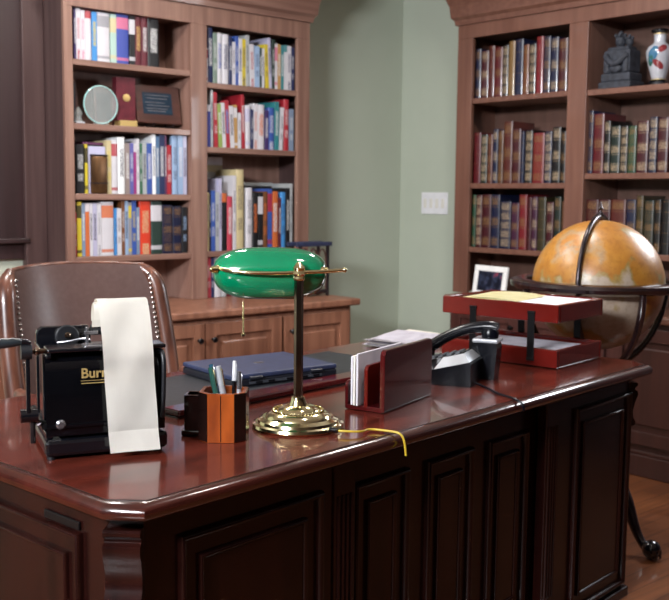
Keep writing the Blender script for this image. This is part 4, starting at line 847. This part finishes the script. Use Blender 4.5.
# paper strip, resting on the machine
def strip(pts, x0, x1, skew, name, par, thick=.0007):
    rows = []; n = len(pts); P2 = [Vector((0, y, z)) for y, z in pts]
    for _ in range(2):
        Q = [P2[0]]
        for i in range(len(P2) - 1): Q += [P2[i] * .75 + P2[i + 1] * .25, P2[i] * .25 + P2[i + 1] * .75]
        Q.append(P2[-1]); P2 = Q
    tot = sum((P2[i + 1] - P2[i]).length for i in range(len(P2) - 1)); s_ = 0
    for i, p in enumerate(P2):
        if i: s_ += (p - P2[i - 1]).length
        dx = skew * s_ / tot
        rows.append([(x0 + dx + (x1 - x0) * k / 6, p.y + .0015 * math.sin(k * 1.1 + s_ * 30), p.z) for k in range(7)])
    return MB().grid(rows, thick).build(name, M['paper'], par, True)
pt = thing('paper_strip', 'long white paper strip hanging down the front of the adding machine', 'paper', (.838, 1.787, ZT + .0006), math.radians(-18.27))
strip([(.062, .25), (.058, .285), (.045, .306), (.028, .312), (.012, .307), (.002, .288), (-.012, .235), (-.018, .2), (-.016, .17), (-.022, .12), (-.026, .07), (-.024, .052), (-.0245, .051), (-.03, .03), (-.036, .012)], .100, .199, .016, 'strip', pt)
strip([(.068, .262), (.069, .275), (.058, .296), (.04, .304), (.03, .292), (.034, .268)], .100, .194, .0, 'curl', pt)

# ------------------------------------------------------------------ leather chair behind the desk
t = thing('executive_chair', 'brown leather chair with wooden frame and brass nailheads behind the desk', 'chair', (1.524, 2.935, 0), math.radians(4))
RC = math.radians(12)
def bk(x, y, z):   # reclined back: y towards wall
    zz = z - .5; return (x, y + zz * math.sin(RC) + .0, .5 + zz * math.cos(RC))
HW = .255
def topz(x): return 1.045 + .012 * (1 - (x / HW) ** 2)
def crv(x): return -.10 * (abs(x) / HW) ** 2.2
rows = []
for i in range(17):
    x = -HW + 2 * HW * i / 16; col = []
    for j in range(13):
        z = .52 + (topz(x) - .52) * j / 12; bulge = .022 * math.sin(PI * j / 12) * (1 - (abs(x) / HW) ** 4)
        col.append(bk(x, crv(x) - bulge, z))
    rows.append(col)
MB().grid(rows, .035).build('backrest', M['leather'], t, True)
def frame_path(s):
    pts = []
    for k in range(9):
        f = k / 8; x = s * (HW + .022 + .012 * math.sin(f * PI)); z = .50 + (.98 - .50) * f
        pts.append(bk(x, crv(HW) * 1.05 + .01, z))
    pts.append(bk(s * (HW + .010), crv(HW) * .98 + .012, 1.015)); pts.append(bk(s * (HW - .018), crv(HW * .93) + .022, 1.045)); return pts
for s in (-1, 1):
    MB().tube(frame_path(s), [.03] * 9 + [.026, .016], 14, 2).build('back_post', M['chair_wood'], t, True)
    nh = MB()
    for k in range(30):
        z = .53 + (1.02 - .53) * k / 29; p = bk(s * (HW - .008 - .012 * max(0, (z - 1.0) / .05)), crv(HW) * .93 - .012, z); nh.sphere(p, .0065, 8, (1, .6, 1))
    nh.build('nailhead_trim', M['nail'], t, True)
MB().tube([bk(-HW * .97, crv(HW * .97) + .018, 1.047), bk(-HW * .6, .0, 1.052), bk(0, .02, 1.058), bk(HW * .6, .0, 1.052), bk(HW * .97, crv(HW * .97) + .018, 1.047)], .009, 12, 2).build('top_rail', M['chair_wood'], t, True)
MB().box(-.27, .27, -.5, -.04, .41, .50, .035, seg=4).build('seat', M['leather'], t, True)
MB().box(-.275, .275, -.49, -.03, .375, .412, .01).build('seat_frame', M['chair_wood'], t)
for s in (-1, 1): MB().tube([(s * .30, -.11, .68), (s * .31, -.26, .665), (s * .31, -.36, .655), (s * .305, -.39, .60), (s * .29, -.36, .45), (s * .28, -.35, .40)], [.02, .024, .024, .02, .02, .02], 12, 2).build('armrest', M['chair_wood'], t, True)
MB().lathe([(.06, .30), (.05, .36), (.09, .38)], 20, Matrix.Translation((0, -.26, 0))).lathe([(.03, .12), (.03, .32)], 20, Matrix.Translation((0, -.26, 0))).build('column', M['black_metal'], t, True)
for k in range(5):
    a = k * 2 * PI / 5 + .3; dx, dy = math.cos(a), math.sin(a)
    lg = MB().tube([(dx * .02, -.26 + dy * .02, .15), (dx * .15, -.26 + dy * .15, .12), (dx * .28, -.26 + dy * .28, .075)], [.03, .025, .018], 10, 1).build('leg', M['chair_wood'], t, True)
    MB().lathe([(.026, -.012), (.03, -.006), (.03, .006), (.026, .012)], 20, Matrix.Translation((dx * .285, -.26 + dy * .285, .0305)) @ Matrix.Rotation(a, 4, 'Z') @ Matrix.Rotation(PI / 2, 4, 'X')).build('caster', M['black_soft'], lg, True)

# ------------------------------------------------------------------ floor globe
GX, GY, GZ = 3.162, 2.105, .972
t = thing('floor_globe', 'large antique-style floor globe in a dark wooden ring stand', 'globe', (GX, GY, 0), 0)
sp = MB().sphere((0, 0, 0), .239, 64).build('globe_ball', M['globe'], t, True, loc=(0, 0, GZ - .012))
sp.rotation_euler = (.25, .1, 1.9)
MB().lathe([(.262, -.012), (.262, .010), (.268, .016), (.305, .016), (.318, .010), (.322, 0), (.318, -.012), (.30, -.020), (.27, -.018)], 72, Matrix.Translation((0, 0, GZ - .006)), close=False).build('horizon_ring', M['ring_wood'], t, True)
mer = []
MA = math.radians(50 + 180 + 8 - 22)      # the plane of the meridian band
mm = MB(); n = 48
for i in range(n + 1):
    a = 2 * PI * i / n
mx_, my_ = math.cos(math.radians(198)), math.sin(math.radians(198))
pts = [(mx_ * .252 * math.cos(2 * PI * i / 64), my_ * .252 * math.cos(2 * PI * i / 64), GZ - .010 + .250 * math.sin(2 * PI * i / 64)) for i in range(65)]
MB().tube(pts, .0085, 10).build('meridian_band', M['bronze'], t, True)
MB().lathe([(.012, 0), (.014, .006), (.006, .012), (.0045, .022), (.010, .030), (.006, .036), (.0015, .056)], 16, Matrix.Translation((0, 0, GZ + .240))).build('finial', M['bronze'], t, True)
for s in (-1, 1): MB().tube([(s * .03 * my_ * -1, s * .03 * mx_, GZ + .232), (s * .012 * my_ * -1, s * .012 * mx_, GZ + .246), (0, 0, GZ + .258)], .003, 6).build('finial_brace', M['bronze'], t, True)
for k in range(4):
    a = math.radians(245 + 90 * k); dx, dy = math.cos(a), math.sin(a)
    pts = []
    for i in range(9):
        b = PI / 2 * i / 8; pts.append((dx * .292 * math.cos(b * .93), dy * .292 * math.cos(b * .93), GZ - .02 - .30 * math.sin(b)))
    MB().tube(pts, [.012, .014, .013, .012, .012, .013, .014, .014, .014], 10, 1).build('curved_support', M['ring_wood'], t, True)
MB().lathe([(.03, .66), (.045, .65), (.045, .63), (.022, .61), (.02, .58), (.038, .54), (.042, .50), (.03, .44), (.02, .40), (.03, .37), (.022, .34), (.05, .30), (.055, .24), (.04, .2), (.02, .18)][::-1], 28).build('column', M['ring_wood'], t, True)
for k in range(3):
    a = math.radians(-96 + 120 * k); dx, dy = math.cos(a), math.sin(a)
    lg = MB().tube([(dx * .03, dy * .03, .25), (dx * .10, dy * .10, .27), (dx * .17, dy * .17, .19), (dx * .21, dy * .21, .09), (dx * .245, dy * .245, .045), (dx * .265, dy * .265, .035)], [.026, .03, .024, .018, .015, .02], 12, 2).build('leg', M['ring_wood'], t, True)
    cf = MB().sphere((dx * .285, dy * .285, .035), .034, 20)
    for q in (-.9, -.3, .3, .9):
        ex, ey = math.cos(a + q), math.sin(a + q)
        cf.tube([(dx * .262, dy * .262, .05), (dx * .275 + ex * .018, dy * .275 + ey * .018, .058), (dx * .283 + ex * .031, dy * .283 + ey * .031, .035), (dx * .283 + ex * .034, dy * .283 + ey * .034, .008)], [.009, .010, .008, .004], 8, 1)
    cf.build('claw_foot', M['black'], lg, True)
